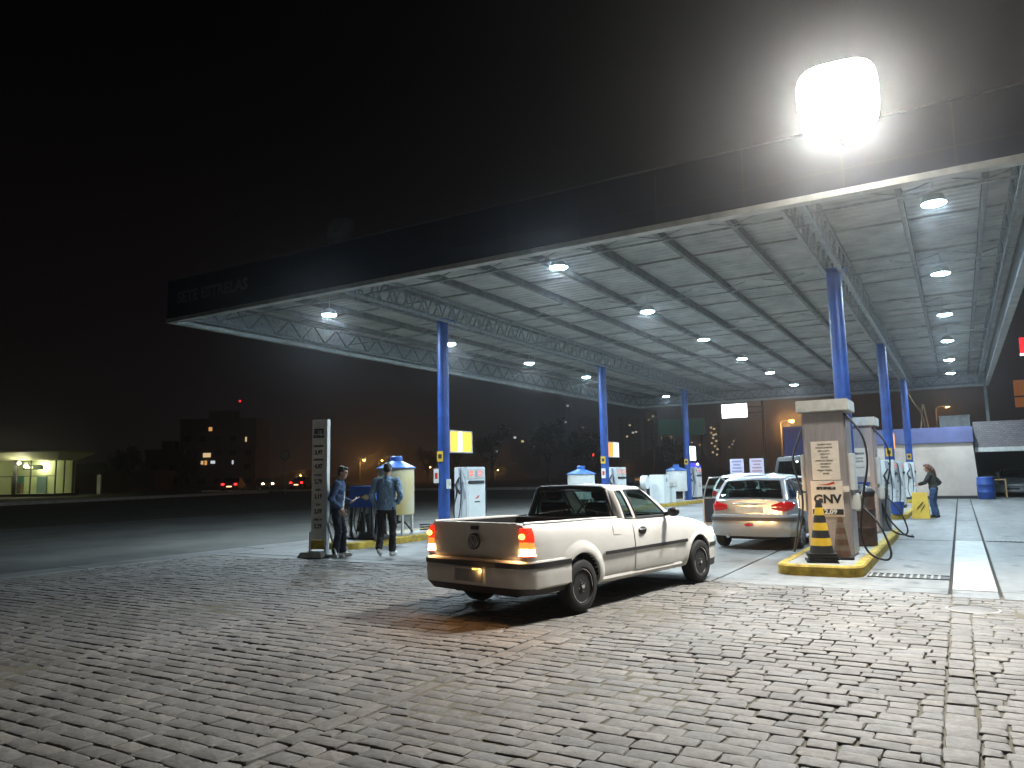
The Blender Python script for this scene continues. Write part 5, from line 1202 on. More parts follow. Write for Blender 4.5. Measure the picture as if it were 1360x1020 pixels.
# man leaning against the price board, looking at his phone: local +Y is where he faces
J1 = dict(head=(0.0, .05, 1.63), neck=(0, -.01, 1.48), chest=(0, -.03, 1.24), pelvis=(0, -.06, .93), yaw=-.15, pitch=-.22,
          shL=(-.19, -.02, 1.405), elL=(-.25, -.06, 1.12), wrL=(-.14, .19, 1.06), hdL=(.35, .85, .25), pnL=(.3, -.2, .9), curlL=.75,
          shR=(.19, -.02, 1.405), elR=(.26, -.12, 1.13), wrR=(.20, .06, .93), hdR=(-.1, .5, -.8), pnR=(-.8, .1, -.2), curlR=.6,
          hipL=(-.09, -.06, .90), knL=(-.10, .05, .50), anL=(-.10, .04, .095), toL=(-.13, .19, .012),
          hipR=(.09, -.06, .90), knR=(.09, -.01, .50), anR=(.10, -.06, .095), toR=(.14, .09, .012), hem=.10)
def facing(dx, dy): return math.atan2(-dx, dy)
p1 = person((-10.52, 11.14, .002), facing(.90, .55), 'man in dark blue jacket leaning by the price board looking at his phone', J1, M['jacketdark'], M['jeansdark'], M['hairdark'], M['shoe'], shirt=True)
ph = empty('phone', p1.location, p1.rotation_euler.z, 'small phone held by the man in the dark jacket', 'phone')
Mx = Matrix.Rotation(.5, 3, 'X'); MB().box((-.085, .305, 1.118), (.07, .145, .009), M=Mx).build('case', M['white'], ph, bevel=.003); MB().box((-.085, .3025, 1.1235), (.062, .13, .002), M=Mx).build('screen', M['phone'], ph)
J2 = dict(head=(.01, .05, 1.68), neck=(0, .0, 1.53), chest=(0, -.02, 1.28), pelvis=(0, 0, .97), pitch=-.38, yaw=.1,
          shL=(-.205, -.005, 1.45), elL=(-.285, -.07, 1.17), wrL=(-.22, .06, .95), hdL=(.1, .6, -.75), pnL=(.9, .1, 0), curlL=.6,
          shR=(.205, -.005, 1.45), elR=(.30, -.06, 1.17), wrR=(.20, .12, 1.02), hdR=(-.5, .8, -.2), pnR=(-.7, -.3, .3), curlR=.6,
          hipL=(-.095, 0, .93), knL=(-.11, .02, .52), anL=(-.10, -.16, .16), toL=(-.11, -.03, .012),
          hipR=(.095, 0, .93), knR=(.11, .08, .51), anR=(.10, .06, .095), toR=(.13, .22, .012), hem=.08, sx=1.08)
person((-9.80, 11.68, .002), facing(-.42, .9), 'man in light blue denim jacket seen from behind walking to the tank', J2, M['denim'], M['blacktrousers'], M['hairdark'], M['shoe'])
J3 = dict(head=(0, .10, 1.50), neck=(0, .03, 1.36), chest=(0, .01, 1.14), pelvis=(0, -.03, .86), pitch=-.25,
          shL=(-.17, .02, 1.28), elL=(-.22, .16, 1.06), wrL=(-.16, .36, 1.00), hdL=(.1, .9, -.1), pnL=(.5, 0, -.6), curlL=.8,
          shR=(.17, .02, 1.28), elR=(.27, -.16, 1.06), wrR=(.19, .02, .90), hdR=(-.5, .5, -.5), pnR=(-.8, 0, 0), curlR=.4,
          hipL=(-.09, -.03, .84), knL=(-.09, .03, .46), anL=(-.09, -.01, .09), toL=(-.11, .14, .012),
          hipR=(.09, -.03, .84), knR=(.09, .0, .46), anR=(.09, -.05, .09), toR=(.12, .10, .012), hem=.02, topname='top')
person((-.78, 26.75, .002), facing(-.95, .15), 'woman with reddish hair and blue jeans bending to a pump', J3, M['darktop'], M['jeansblue'], M['hairred'], M['shoedark'], hairlong=True, fem=True)
# ------------------------------------------------------------------ buildings behind the canopy, right
M['pinkwall'] = mat('pale_pink_render', (.50, .42, .37), .8, var=.14, scale=.9, bump=.1, bscale=30)
M['band'] = mat('dull_blue_band', (.10, .11, .24), .7, var=.2, scale=1.2)
def tile_mat():
    m = mat('grey_roof_tiles', (.16, .15, .16), .8); nt = m.node_tree; N = nt.nodes; L = nt.links; p = N['Principled BSDF']
    tc = N.new('ShaderNodeTexCoord'); mp = N.new('ShaderNodeMapping'); mp.inputs['Rotation'].default_value = (PI / 2, 0, 0); L.new(tc.outputs['Object'], mp.inputs[0])
    b = N.new('ShaderNodeTexBrick'); b.inputs['Scale'].default_value = 2.6; b.inputs['Color1'].default_value = (.17, .15, .16, 1); b.inputs['Color2'].default_value = (.23, .20, .20, 1); b.inputs['Mortar'].default_value = (.09, .08, .08, 1)
    L.new(mp.outputs[0], b.inputs[0]); L.new(b.outputs[0], p.inputs['Base Color']); return m
M['tiles'] = tile_mat()
bd = empty('service_building', (-2.0, 45, 0), 0, 'low pale pink building with a blue roof band behind the right pumps', 'building')
MB().b2((-4.2, -2.0, 0), (2.62, 3.5, 2.72)).build('wall', M['pinkwall'], bd)
MB().b2((-4.3, -2.12, 2.722), (2.66, 3.6, 3.50)).build('roof_band', M['band'], bd, bevel=.01)
MB().b2((-4.2, -2.03, .0), (2.64, -2.003, .14)).build('skirting', M['trim'], bd)
MB().add([(2.62, -2.0, 0), (2.75, -2.0, 0), (2.62, -2.0, 2.7), (2.62, -1.5, 0), (2.75, -1.5, 0), (2.62, -1.5, 2.7)], [(0, 1, 2), (5, 4, 3), (1, 4, 5, 2), (0, 3, 4, 1)]).build('buttress', M['pinkwall'], bd)
e = empty('roof_tank', (-.05, 46, 3.503), 0, 'pale concrete block on the roof of the pink building', 'roof tank')
MB().b2((-.70, -.6, 0), (.68, .6, .62)).build('tank', M['islandtop'], e, bevel=.01); MB().b2((-.74, -.64, .62), (.72, .64, .70)).build('cap', M['islandtop'], e, bevel=.01)
e = empty('step_ladder', (-1.45, 46, 3.503), 0, 'pale wooden step ladder standing on the roof of the pink building', 'ladder')
M['wood'] = mat('pale_wood', (.40, .26, .12), .7, var=.3, scale=8)
for s in (1, -1):
    q = MB(); q.bar((-.2, s * .22, 0), (-.02, s * .15, 1.36), .05, .03); q.bar((.2, s * .22, 0), (.02, s * .15, 1.36), .05, .03)
    q.build('side_rail', M['wood'], e)
q = MB()
for k in range(4): q.b2((-.18 + k * .04, -.2, .25 + k * .28), (-.12 + k * .04, .2, .28 + k * .28))
q.b2((-.06, -.17, 1.36), (.06, .17, 1.39)); q.build('steps', M['wood'], e)
gb = empty('garage_building', (.75, 44, 0), 0, 'open dark garage under a grey tiled front at the right', 'building')
MB().b2((-.05, -.5, 2.46), (9, -.2, 3.72)).build('tiled_front', M['tiles'], gb)
MB().b2((-.04, -.56, 2.24), (9, -.16, 2.457)).build('lintel', M['offwhite'], gb, bevel=.008)
q = MB(); q.b2((.0, 8, 0), (9, 8.2, 3.6)); q.b2((8.8, -.2, 0), (9, 8, 2.2)); q.b2((-.02, -.18, 3.5), (9, 8.2, 3.7)); q.b2((-.04, 1.7, 0), (.1, 8, 3.5)); q.build('wall', M['trim'], gb)
q = MB(); q.b2((4.6, -.5, 0), (4.9, -.2, 2.24)); q.build('pillar', M['offwhite'], gb, bevel=.01)
MB().ell((2.35, -.52, 3.0), (.30, .05, .09)).build('wall_lamp', M['offwhite'], gb, smooth=1)
e = empty('plastic_barrel', (.98, 42.35, .002), 0, 'dark blue barrel at the garage entrance', 'barrel')
MB().lathe([(0, 0), (.33, 0), (.36, .05), (.37, .3), (.385, .33), (.37, .36), (.37, .66), (.385, .69), (.37, .72), (.35, 1.0), (.31, 1.04), (0, 1.03)], n=28).build('barrel', M['blue'], e, smooth=.7)
e = empty('workbench', (1.4, 44.4, .002), 0, 'cluttered dark bench inside the garage behind the barrel', 'bench')
q = MB(); q.b2((-.5, -.3, .85), (.5, .3, .9))
for sx in (-1, 1):
    for sy in (-1, 1): q.b2((sx * .46 - .03, sy * .26 - .03, 0), (sx * .46 + .03, sy * .26 + .03, .849))
q.build('bench', M['wood'], e); q = MB(); q.b2((-.4, -.2, .902), (-.1, .1, 1.1)); q.build('tool_box', M['trim'], e); q = MB(); q.cyl((.2, 0, .902), (.2, 0, 1.25), .09); q.build('canister', M['trim'], e)
e = empty('roof_post', (1.47, 46.6, 3.7), 0, 'grey steel post rising from the tiled roof to the canopy', 'post')
MB().b2((-.07, -.07, 0), (.07, .07, 2.0)).build('post', M['steel'], e); MB().b2((-.14, -.14, 0), (.14, .14, .03)).build('base_plate', M['steel_dark'], e)
e = empty('hanging_cable', (-2.05, 41.1, 5.5), 0, 'slack cable hung from the farthest right column to the roof', 'cable')
q = MB(); hose(q, [(0, 0, 0), (.3, 2, -.7), (.55, 4.2, -1.15), (.62, 4.9, -1.9)], .03); q.build('cable', M['wood'], e, smooth=1)
M['hoard'] = mat('purple_blue_wall', (.06, .05, .16), .8, var=.3, scale=1)
e = empty('blue_hoarding', (-7.6, 48.6, 0), 0, 'dull purple blue wall panel under the orange street lamp', 'hoarding')
MB().b2((-1.6, -.06, .0), (1.8, .06, 4.1)).build('panel', M['hoard'], e); q = MB(); q.b2((-1.6, -.1, 4.101), (1.8, .1, 4.2)); q.build('coping', M['band'], e)
# signs behind the canopy
M['printred'] = mat('faded_red_print', (.45, .25, .30), .7); M['printblue'] = mat('faded_blue_print', (.26, .27, .48), .7)
M['banner'] = mat('white_banner', (.62, .58, .72), .7)
for x, lab, c in ((-11.26, 'white notice board with bluish lines left of its twin', M['printblue']), (-10.12, 'white notice board with reddish lines beside the van', M['printred'])):
    e = empty('notice_board', (x, 45, 0), 0, lab, 'notice board'); MB().b2((-.40, -.03, 1.26), (.40, .0, 2.26)).build('board', M['banner'], e, bevel=.004)
    q = MB()
    for k, w in enumerate((.28, .2, .26, .3)): q.b2((-w, -.034, 2.06 - k * .19), (w, -.031, 2.15 - k * .19))
    q.build('printed_lines', c, e); q = MB(); q.b2((-.36, .003, 0), (-.30, .06, 2.2)); q.b2((.30, .003, 0), (.36, .06, 2.2)); q.build('posts', M['steel'], e)
M['billboard'] = emit('billboard_light', (.93, .97, 1), 5)
e = empty('lit_billboard', (-11.76, 55, 0), 0, 'bright white lit billboard on a pole behind the canopy', 'billboard')
MB().b2((-2.89, -.1, 5.35), (-1.0, .1, 6.42)).build('frame', M['grey'], e, bevel=.01); MB().b2((-2.84, -.115, 5.40), (-1.05, -.103, 6.37)).build('screen', M['billboard'], e)
q = MB(); q.cyl((0, 0, 0), (0, 0, 6.7), .11, .08); q.build('pole', M['rust'], e, smooth=1); q = MB(); q.bar((-1.0, 0, 5.7), (-.05, 0, 5.7), .09); q.bar((-1.0, 0, 6.1), (-.05, 0, 6.1), .09); q.build('arm', M['steel_dark'], e)
M['orangesign'] = emit('orange_sign_face', (.75, .26, .05), .16); M['redsign'] = emit('red_sign_face', (1, .02, .03), 1.0)
e = empty('orange_sign', (4.6, 60, 0), 0, 'orange panel sign on a post beyond the garage', 'sign'); MB().b2((-1.1, -.12, 5.4), (1.1, .12, 7.2)).build('panel', M['orangesign'], e, bevel=.02); MB().b2((-1.12, -.135, 6.05), (1.12, -.123, 6.15)).build('rail', M['rust'], e); MB().cyl((.2, 0, 0), (.2, 0, 5.4), .13).build('post', M['steel_dark'], e, smooth=1)
e = empty('red_sign', (5.5, 62, 0), 0, 'bright red lit sign with a white lower edge at the right edge', 'sign'); MB().b2((-1.3, -.15, 9.2), (1.3, .15, 10.3)).build('panel', M['redsign'], e, bevel=.02); MB().b2((-1.32, -.16, 9.08), (1.32, .16, 9.19)).build('edge', M['s_white2'], e); MB().cyl((.6, 0, 0), (.6, 0, 9.07), .16).build('post', M['steel_dark'], e, smooth=1)
# ------------------------------------------------------------------ far left: lit pavilion
M['inwall'] = mat('pale_green_yellow_wall', (.62, .62, .40), .8, var=.06); M['pavroof'] = mat('pavilion_fascia', (.42, .42, .28), .7); M['teal'] = mat('teal_poster', (.04, .20, .18), .5); M['bluedoor'] = mat('blue_grey_door', (.16, .24, .28), .5)
kv = empty('lit_pavilion', (-72.5, 39.2, .45), math.radians(30.6), 'glass fronted pavilion lit pale yellow at the far left', 'building')
q = MB(); q.b2((-14, -.3, .0), (.3, 3.3, .3)); q.build('plinth', M['trim'], kv)
q = MB(); q.b2((-14, 2.9, .3), (0, 3.1, 3.4)); q.b2((-1.6, 2.89, .3), (.0, 2.9, 3.4)); q.build('wall', M['inwall'], kv)
q = MB(); q.b2((-14, .0, .301), (-.02, 2.9, .32)); q.build('floor', M['offwhite'], kv)
q = MB(); q.add([(-14, .1, 3.42), (.0, .1, 3.42), (.0, 3.1, 3.42), (-14, 3.1, 3.42), (-14, -2.2, 4.1), (1.5, -2.2, 4.1), (1.5, 3.8, 4.1), (-14, 3.8, 4.1), (-14, -2.25, 4.3), (1.55, -2.25, 4.3), (1.55, 3.8, 4.3), (-14, 3.8, 4.3)], [(3, 2, 1, 0), (8, 9, 10, 11), (0, 1, 5, 4), (1, 2, 6, 5), (2, 3, 7, 6), (3, 0, 4, 7), (4, 5, 9, 8), (5, 6, 10, 9), (6, 7, 11, 10), (7, 4, 8, 11)]); q.build('roof', M['pavroof'], kv)
q = MB()
for x in (-14, -10.5, -7.1, -3.95, -2.4, -.06): q.b2((x - .05, -.05, .3), (x + .05, .05, 3.41))
q.b2((-14, -.03, 1.9), (-.12, .03, 1.97)); q.b2((-3.95, -.12, .3), (-3.65, .12, 3.41)); q.b2((-.11, 2.7, .3), (-.01, 2.89, 3.41)); q.b2((-.1, 1.3, .3), (-.02, 1.4, 3.41)); q.build('window_frame', M['trim'], kv)
q = MB(); q.b2((-14, -.006, .32), (-.1, .006, 3.4)); q.b2((-.064, .06, .32), (-.052, 2.7, 3.4)); q.build('glazing', glass('pavilion_glass', (.85, .9, .85)), kv)
q = MB(); q.b2((-3.6, .7, 2.55), (-1.75, .85, 3.0)); sg = q.build('hanging_sign', M['dark'], kv); q = MB(); q.b2((-3.2, .68, 2.66), (-2.65, .697, 2.86)); q.build('lit_text_bar', emit('sign_text_glow', (1, .7, .35), 2), sg)
q = MB(); q.b2((-6.0, 2.8, 1.1), (-4.8, 2.89, 1.95)); q.build('poster', M['teal'], kv); q = MB(); q.b2((-3.5, 2.75, .33), (-2.6, 2.89, 1.9)); q.build('door', M['bluedoor'], kv)
q = MB(); q.b2((-5.2, 1.6, .33), (-4.3, 2.1, 1.3)); q.build('counter', M['rust'], kv, bevel=.02)
M['globe'] = emit('globe_lamp', (1, .98, .75), 9)
for x, y in ((-3.2, -.5), (-2.9, 2.6), (-9, 2.6), (-1.2, 3.4)):
    MB().ell((x, y, 3.15), (.16, .16, .13)).build('globe_lamp', M['globe'], kv, smooth=1)
    ld = bpy.data.lights.new('pavilion_light', 'POINT'); ld.energy = 160; ld.color = (1, .98, .62); ld.shadow_soft_size = .2; l = bpy.data.objects.new('pavilion_light', ld); COL.objects.link(l); l.parent = kv; l.location = (x, y, 2.9)
# ------------------------------------------------------------------ far night city
M['facade'] = mat('dim_brown_facade', (.20, .13, .10), .9, var=.2, scale=.2); M['facade2'] = mat('dim_grey_facade', (.13, .12, .12), .9, var=.2, scale=.2); M['darkpane'] = mat('dark_window', (.02, .02, .022), .2)
M['winwarm'] = emit('lit_window_warm', (1, .72, .38), .65); M['wincool'] = emit('lit_window_cool', (.85, .92, 1), .65); M['winorange'] = emit('lit_window_orange', (1, .5, .14), .6)
rw = random.Random(5)
def block(name, x, y, w, h, d, label, lit, fac, ww=1.6, wh=1.3, cat='building', floors=3.0, rz=None):
    e = empty(name, (x, y, 0), rz if rz is not None else math.atan2(-x, y) * 1.0, label, cat)
    b = MB(); b.b2((-w / 2, 0, -.3), (w / 2, d, h)); b.build('wall', fac, e); q = MB(); q.b2((-w / 2 - .2, -.2, h), (w / 2 + .2, d + .2, h + .5)); q.b2((-w * .2, d * .3, h + .5), (w * .15, d * .6, h + 2.4)); q.build('roof', fac, e)
    p = MB(); n = max(2, int(w / 3.2)); k = int(h / floors)
    for i in range(n):
        for j in range(k):
            cx, cz = -w / 2 + (i + .5) * w / n, (j + .55) * floors
            if all(abs(cx - u) > ww or abs(cz - v) > wh for u, v, *_ in lit):
                p = MB(); p.b2((cx - ww * .5, -.06, cz - wh * .5), (cx + ww * .5, -.003, cz + wh * .5)); p.build('window', M['darkpane'], e)
    for t in lit:
        u, v = t[:2]; sx, sz = (t[2], t[3]) if len(t) > 2 else (ww, wh); q = MB(); q.b2((u - sx / 2, -.10, v - sz / 2), (u + sx / 2, -.004, v + sz / 2)); q.build('lit_window', rw.choice((M['winwarm'], M['winwarm'], M['wincool'], M['winorange'])), e)
    return e
TOW = [(-232.27, 464.85, 11.4, 46.14, [(2.6, 49.18), (1.0, 37.86)]), (-253.03, 546.16, 15.6, 46.09, [(-3.0, 39.0), (3.0, 31.15), (1.2, 19.27)]),
       (-208.65, 525.94, 15.7, 43.06, [(0.0, 37.5), (-2.2, 29.21), (4.5, 32.41), (2.2, 31.9)]), (-223.23, 609.45, 11.5, 53.09, [(-1.3, 46.77), (2.6, 49.87), (-0.6, 21.98)]),
       (-192.33, 560.02, 12.8, 35.35, [(-2.9, 31.38), (0.0, 31.32), (2.9, 29.54), (-3.5, 28.51), (2.9, 28.39)]), (-183.71, 599.62, 12.2, 39.11, [(-1.8, 33.69), (-1.2, 25.81), (4.9, 23.88), (0.6, 21.54)]),
       (-149.91, 538.03, 9.7, 36.66, [(-1.6, 33.48), (0.5, 32.36), (-1.6, 29.73), (1.6, 28.59), (-0.5, 25.95), (1.6, 23.77), (-1.6, 22.22), (0.5, 20.04), (2.2, 17.86), (-1.1, 15.78), (1.6, 14.12), (0.0, 28.09)]),
       (-171.1, 666.44, 7.9, 32.37, [(1.3, 25.79), (-1.3, 23.23), (2.6, 28.39)])]
LBT = ['dark tower left of the second left column with two lit windows', 'dark wide tower just left of the second left column', 'far tower with a short row of orange windows right of the second left column', 'tall dark far tower with lights near its top', 'low far block with a row of lit windows by the farthest left column', 'dark far tower behind the farthest white lit sign', 'far tower with a dense column of lit windows', 'small far tower with three lights right of the dense lit tower']
for (x, y, w, h, l), lb in zip(TOW, LBT): block('tower_block', x, y, w, max(h, max(v for _, v in l) + 2), 10, lb, [(u, v, 1.5, 1.2) for u, v in l], M['facade2'])
block('apartment_block', -134.9, 105.9, 16, 14.4, 9, 'dim brown apartment block with a few lit windows at the far left', [(-2.2, 7.2, 1.6, .9), (-3.2, 5.6, .5, .8), (-2.4, 5.6, .5, .9), (-.9, 5.7, .9, .6), (6.0, 10.4, .3, 1.0), (3.3, 5.6, .3, .8), (-1.6, 12.7, .7, .8)], M['facade'], 1.4, 1.1, rz=.53)
q = block('long_shed', -106, 66, 11, 2.9, 6, 'dim low shed between the lit pavilion and the apartment block', [], M['facade'], rz=.53)
block('terrace_block', -143.5, 99.5, 8, 8.0, 7, 'dim lower block left of the brown apartment block', [], M['facade'], rz=.53)
# hill with a few houses
M['hill'] = mat('dark_hill', (.02, .02, .016), .95, var=.3, scale=.05)
hg = MB(); rows = []
for j in range(9):
    v = j / 8; rows.append([])
    for i in range(41):
        a = math.radians(-62 + i * 1.5); r_ = lerp(300, 520, v); hh = (6 + 9 * math.sin(i * .5) + 6 * math.sin(i * 1.3 + 1) + 7 * math.exp(-((i - 18) / 12) ** 2) + 2.5 * math.sin(i * 2.9 + 2)) * math.sin(PI * v * .5); rows[-1].append((math.sin(a) * r_, math.cos(a) * r_, -.2 + max(0, hh)))
hg.grid(rows); tag(hg.build('hills', M['hill'], smooth=1), kind='structure')
HL = [(-212.31, 363.04, 22.68), (-208.87, 365.37, 20.52), (-207.36, 366.8, 16.73), (-203.28, 369.03, 17.89), (-221.58, 358.62, 15.38)]
for i, (x, y, z) in enumerate(HL):
    e = empty('hillside_house', (x * .985, y * .985, z - 2.0), math.atan2(-x, y), ['topmost small lit house on the far hill', 'second small lit house down the far hill', 'lowest small lit house on the far hill', 'small lit house on the right of the hill cluster', 'lone small lit house on the left of the far hill'][i], 'house')
    MB().b2((-3, 0, -12), (3, 5, 2.8)).build('wall', M['facade2'], e); q = MB(); q.prism([(-3.3, 2.8), (3.3, 2.8), (0, 4.4)], -.3, 5.3); q.v = [(a, c, b) for a, b, c in q.v]; q.build('roof', M['facade'], e); q = MB(); q.b2((-.7, -.1, 1.4), (.7, -.003, 2.5)); q.build('lit_window', M['winwarm'] if i % 2 else M['wincool'], e)
# street lamps
M['sodium'] = emit('sodium_lamp', (1, .42, .06), 30)
def street_lamp(x, y, h, label, pw_=300, col=(1, .45, .12), m=None, d=0.0, s=1.0):
    e = empty('street_lamp', (x, y, gz(x, y)), d, label, 'street lamp', 'street lamps in the distance'); q = MB(); q.cyl((0, 0, -.2), (0, 0, h), .10, .06, n=10); q.tube([(0, 0, h - .05), (.3, 0, h + .25), (1.1, 0, h + .3)], .04); q.build('pole', M['steel_dark'], e, smooth=1)
    q = MB(); q.ell((1.3, 0, h + .28), (.42, .17, .10)); q.build('head', M['grey'], e, smooth=1); q = MB(); q.ell((1.3, 0, h + .2), (.30 * s, .22 * s, .12 * s)); q.build('lamp_glass', m or M['sodium'], e, smooth=1)
    if pw_:
        ld = bpy.data.lights.new('street_light', 'POINT'); ld.energy = pw_; ld.color = col; ld.shadow_soft_size = .15; l = bpy.data.objects.new('street_light', ld); COL.objects.link(l); l.parent = e; l.location = (1.3, 0, h - .05)
def sl(x, y, z, k, label, **kw):
    x, y = x * k, y * k; z = 1.5 + (z - 1.5) * k; street_lamp(x - 1.2, y, z - .2 - gz(x, y), label, **kw)
sl(-102.13, 114.74, 5.25, 1.3, 'orange street lamp between the man in dark blue and the tank', pw_=900, s=1.3)
sl(-151.84, 178.74, 7.09, 1.0, 'small orange street lamp just left of the yellowed tank', pw_=900)
sl(-127.22, 170.22, 4.48, 1.2, 'orange street lamp left of the front left column', pw_=900)
sl(-84.59, 137.08, 2.88, 1.8, 'pale yellow lamp right of the front left fuel pump', pw_=500, m=emit('pale_lamp', (.9, 1, .4), 14))
sl(-128.3, 123.09, 2.64, 1.5, 'orange street lamp left of the price board', pw_=500)
sl(-16.99, 94.37, 7.44, 1.0, 'bright orange street lamp beside the nearest gas dispenser', pw_=2200, s=1.1)
sl(-1.1, 138.26, 11.17, .8, 'small yellow lamp above the pink building', pw_=300, m=emit('yellow_lamp', (1, .75, .2), 8), s=.7)
sl(-57.46, 141.39, 2.6, 2.2, 'small white lamp behind the second fuel pump', pw_=300, m=emit('white_lamp', (1, .95, .85), 16))
sl(-108.96, 239.06, 6.91, 1.0, 'white far lamp left of the second left column', pw_=0, m=M['wincool'])
# traffic light, red beacon
e = empty('traffic_light', (-79.2, 174.8, .5), .4, 'red traffic light left of the second left column', 'traffic light'); MB().cyl((0, .2, 0), (0, .2, 6.6), .09).build('pole', M['steel_dark'], e, smooth=1); MB().b2((-.35, -.15, 5.2), (.35, .15, 7.2)).build('housing', M['dark'], e, bevel=.05); MB().ell((0, -.16, 6.0), (.45, .1, .45)).build('red_lamp', emit('traffic_red', (1, .03, .02), 9), e, smooth=1); q = MB(); q.ell((0, -.16, 6.75), (.18, .05, .18)); q.ell((0, -.16, 5.45), (.18, .05, .18)); q.build('dark_lamps', M['darkpane'], e, smooth=1)
e = empty('radio_mast', (-140.5, 116, .5), 0, 'slim mast with a red beacon behind the brown apartment block', 'mast'); q = MB(); q.cyl((0, 0, 0), (0, 0, 19.2), .18, .08); q.build('mast', M['steel_dark'], e, smooth=1); MB().ell((0, 0, 19.3), (.28, .28, .28)).build('red_beacon', emit('beacon_red', (1, .03, .05), 1.0), e, smooth=1)
M['disc'] = M['offwhite']
e = empty('road_sign', (-46.3, 42.8, .5), .5, 'round road sign on a thin pole left of the price board', 'road sign'); MB().cyl((0, .06, -.1), (0, .06, 3.3), .04).build('pole', M['steel'], e, smooth=1); MB().lathe([(0, -.02), (.42, -.02), (.42, .02), (0, .02)], (0, 0, 3.0), axis='Y', n=30).build('disc', M['offwhite'], e, smooth=.5); q = MB(); q.tube([(.34 * math.cos(2 * PI * i / 24), -.025, 3.0 + .34 * math.sin(2 * PI * i / 24)) for i in range(25)], .05, 4); q.bar((-.1, -.03, 3.1), (.12, -.03, 2.9), .09, .01); q.build('sign_mark', M['grey'], e)
e = empty('bare_pole', (-33.1, 91.2, 0), 0, 'tall thin rust coloured pole between the far towers', 'pole'); MB().cyl((0, 0, 0), (0, 0, 8.0), .11, .07).build('pole', M['rust'], e, smooth=1); MB().b2((-.12, -.12, 8.0), (.12, .12, 8.2)).build('cap', M['rust'], e)
M['greensign'] = emit('green_sign_glow', (.02, .30, .18), .05)  # faint emission stands in for light returned by the reflective panel
e = empty('highway_sign', (-62.8, 195, 0), .3, 'dim green highway sign behind the farthest left column', 'road sign'); MB().b2((-6, -.1, 11.4), (6, .1, 15.8)).build('panel', M['greensign'], e); 
for x in (-5, 5): MB().cyl((x, .4, 0), (x, .4, 15), .2).build('gantry_post', M['steel_dark'], e, smooth=1)
e = empty('litter_post', (-78.8, 47.1, .5), .5, 'small pale post standing right of the lit pavilion', 'post'); MB().b2((-.2, -.12, .0), (.2, .12, 2.0)).build('post', M['offwhite'], e, bevel=.02); MB().b2((-.25, -.16, 2.0), (.25, .16, 2.08)).build('cap', M['grey'], e)
far_car((-66.65, 54.5, .51), 128, 'small car with red tail lamps on the far road left of the road sign', True)
far_car((-67.9, 65.4, .51), 118, 'car with red tail lamps just left of the price board', True)
far_car((-79.8, 70.1, .51), -28, 'car with white headlamps beyond the road sign', False)
far_car((-24.5, 57.5, .51), 5, 'dark car passing behind the second left column', True)
# trees: trunk, limbs and leaf clusters
M['leaf'] = mat('night_leaves', (.035, .05, .018), .7, var=.5, scale=.6); M['bark'] = mat('bark', (.06, .045, .03), .9, var=.3)
def tree_meshes(seed, h, r):
    R = random.Random(seed); t = MB(); t.tube([(0, 0, -.3), (.05, .02, h * .2), (.12 * R.uniform(-1, 1), .1, h * .5)], [.28, .22, .15], 8); tips = []
    for k in range(9):
        a = 2 * PI * k / 9 + R.uniform(-.3, .3); q = (math.cos(a) * r * R.uniform(.4, .8), math.sin(a) * r * R.uniform(.4, .8), h * R.uniform(.5, .9)); s = h * R.uniform(.22, .48)
        t.tube([(0, 0, s), (q[0] * .5, q[1] * .5, lerp(s, q[2], .6)), q], [.11, .07, .03], 6); tips.append(q)
    l = MB()
    for k in range(52):
        b_ = R.choice(tips); c = Vector((b_[0] * R.uniform(.3, 1.15), b_[1] * R.uniform(.3, 1.15), b_[2] + R.uniform(-.12, .16) * h)); cr_ = R.uniform(.35, .95) * r * .36
        for i in range(46):
            d = Vector((R.gauss(0, 1), R.gauss(0, 1), R.gauss(0, .8))).normalized() * cr_ * R.random() ** .4; p = c + d; u = Vector((R.uniform(-1, 1), R.uniform(-1, 1), R.uniform(-1, 1))).normalized(); w = u.orthogonal().normalized(); s = R.uniform(.12, .26)
            l.add([p - u * s, p + w * s * .5, p + u * s, p - w * s * .5], [(0, 1, 2, 3)])
    return t.mesh('trunk', .8), l.mesh('crown')
TM = [tree_meshes(s, 8, 3.6) for s in (1, 2, 3)]
for a, b_ in TM: a.materials.append(M['bark']); b_.materials.append(M['leaf'])
for i, (x, y, s, lb) in enumerate(((-79, 112, 1.0, 'dark tree right of the front left fuel pump'), (-69, 110, 1.15, 'dark bushy tree above the pickup bed'), (-60, 114, 1.25, 'dark tree above the pickup cab window'), (-52, 112, 1.1, 'dark tree just left of the second left column'), (-88, 117, .8, 'low dark tree behind the front left fuel pump'), (-40, 120, .85, 'dark tree right of the second left column'), (-112, 82, .8, 'dark tree in front of the dim brown apartment block'), (-95, 60, .7, 'dark tree beside the low shed'))):
    e = empty('roadside_tree', (x, y, .5), i * 1.3, lb, 'tree', 'dark trees beyond the road'); e.scale = (s, s, s); a, b_ = TM[i % 3]; link('trunk', a, None, e); link('crown', b_, None, e)

# ------------------------------------------------------------------ night sky, camera, render settings
w = bpy.data.worlds.new('World'); scene.world = w; w.use_nodes = True; nt = w.node_tree; N = nt.nodes; L = nt.links
sk = N.new('ShaderNodeTexSky'); sk.sky_type = 'NISHITA'; sk.sun_disc = False; sk.sun_elevation = math.radians(-8); sk.sun_rotation = math.radians(200); sk.air_density = 1.5; sk.dust_density = 3
bg = N['Background']; bg.inputs[1].default_value = .10
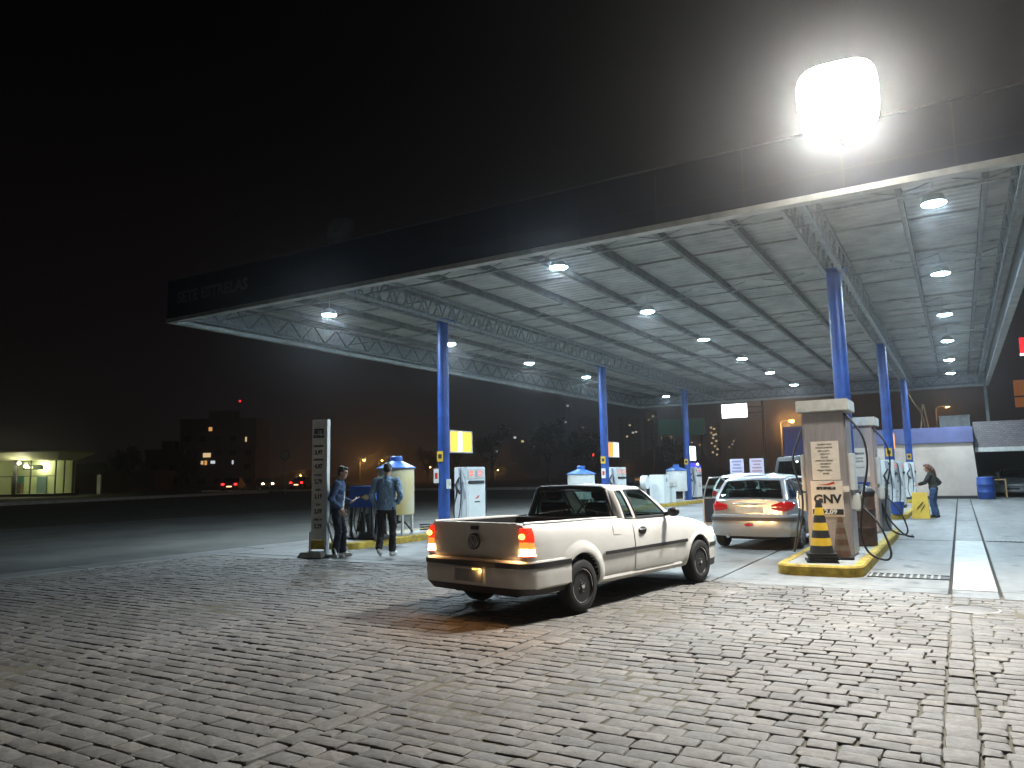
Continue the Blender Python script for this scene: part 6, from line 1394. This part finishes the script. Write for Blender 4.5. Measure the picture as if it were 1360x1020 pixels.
# city glow low over the horizon, added to the sky itself
tc = N.new('ShaderNodeTexCoord'); sx_ = N.new('ShaderNodeSeparateXYZ'); L.new(tc.outputs['Generated'], sx_.inputs[0])
cr_ = N.new('ShaderNodeValToRGB'); cr_.color_ramp.elements[0].position = .0; cr_.color_ramp.elements[0].color = (.05, .036, .036, 1); cr_.color_ramp.elements[1].position = .5; cr_.color_ramp.elements[1].color = (.005, .005, .006, 1)
e_ = cr_.color_ramp.elements.new(.16); e_.color = (.03, .022, .024, 1); L.new(sx_.outputs[2], cr_.inputs[0])
ad = N.new('ShaderNodeMix'); ad.data_type = 'RGBA'; ad.blend_type = 'ADD'; ad.inputs[0].default_value = 1; L.new(sk.outputs[0], ad.inputs[6]); L.new(cr_.outputs[0], ad.inputs[7]); L.new(ad.outputs[2], bg.inputs[0])
cd = bpy.data.cameras.new('camera'); cam = bpy.data.objects.new('camera', cd); COL.objects.link(cam); scene.camera = cam
cd.sensor_width = 36; cd.lens = 36 * 1000 / 1360; cd.clip_end = 3000; cd.clip_start = .05
Rm = Matrix(((0.86053369, 0.07860056, 0.50329288), (0.50902208, -0.09496042, -0.85549929), (-0.01944982, 0.99237315, -0.12172606))).to_4x4(); Rm.translation = (0, 0, 1.5); cam.matrix_world = Rm
scene.view_settings.view_transform = 'Standard'; scene.view_settings.look = 'None'; scene.view_settings.exposure = 0.3; scene.view_settings.gamma = 1
cy = scene.cycles; cy.use_denoising = True; cy.max_bounces = 6; cy.diffuse_bounces = 4; cy.glossy_bounces = 3; cy.transmission_bounces = 4; cy.transparent_max_bounces = 12; cy.sample_clamp_indirect = 4; cy.sample_clamp_direct = 0; cy.use_light_tree = True; cy.caustics_reflective = False; cy.caustics_refractive = False
HD, HG = .0011, .91
# ------------------------------------------------------------------ haze added to spread a glow round the lamps
hz = MB(); hz.b2((-320, -40, -2), (60, 760, 75))
M['haze'] = bpy.data.materials.new('glow_haze'); M['haze'].use_nodes = True; nt = M['haze'].node_tree; nt.nodes.remove(nt.nodes['Principled BSDF'])
pv = nt.nodes.new('ShaderNodeVolumePrincipled'); pv.inputs['Color'].default_value = (.9, .92, .95, 1); pv.inputs['Density'].default_value = HD; pv.inputs['Anisotropy'].default_value = HG
nt.links.new(pv.outputs[0], nt.nodes['Material Output'].inputs['Volume'])
tag(hz.build('haze', M['haze']), kind='stuff')
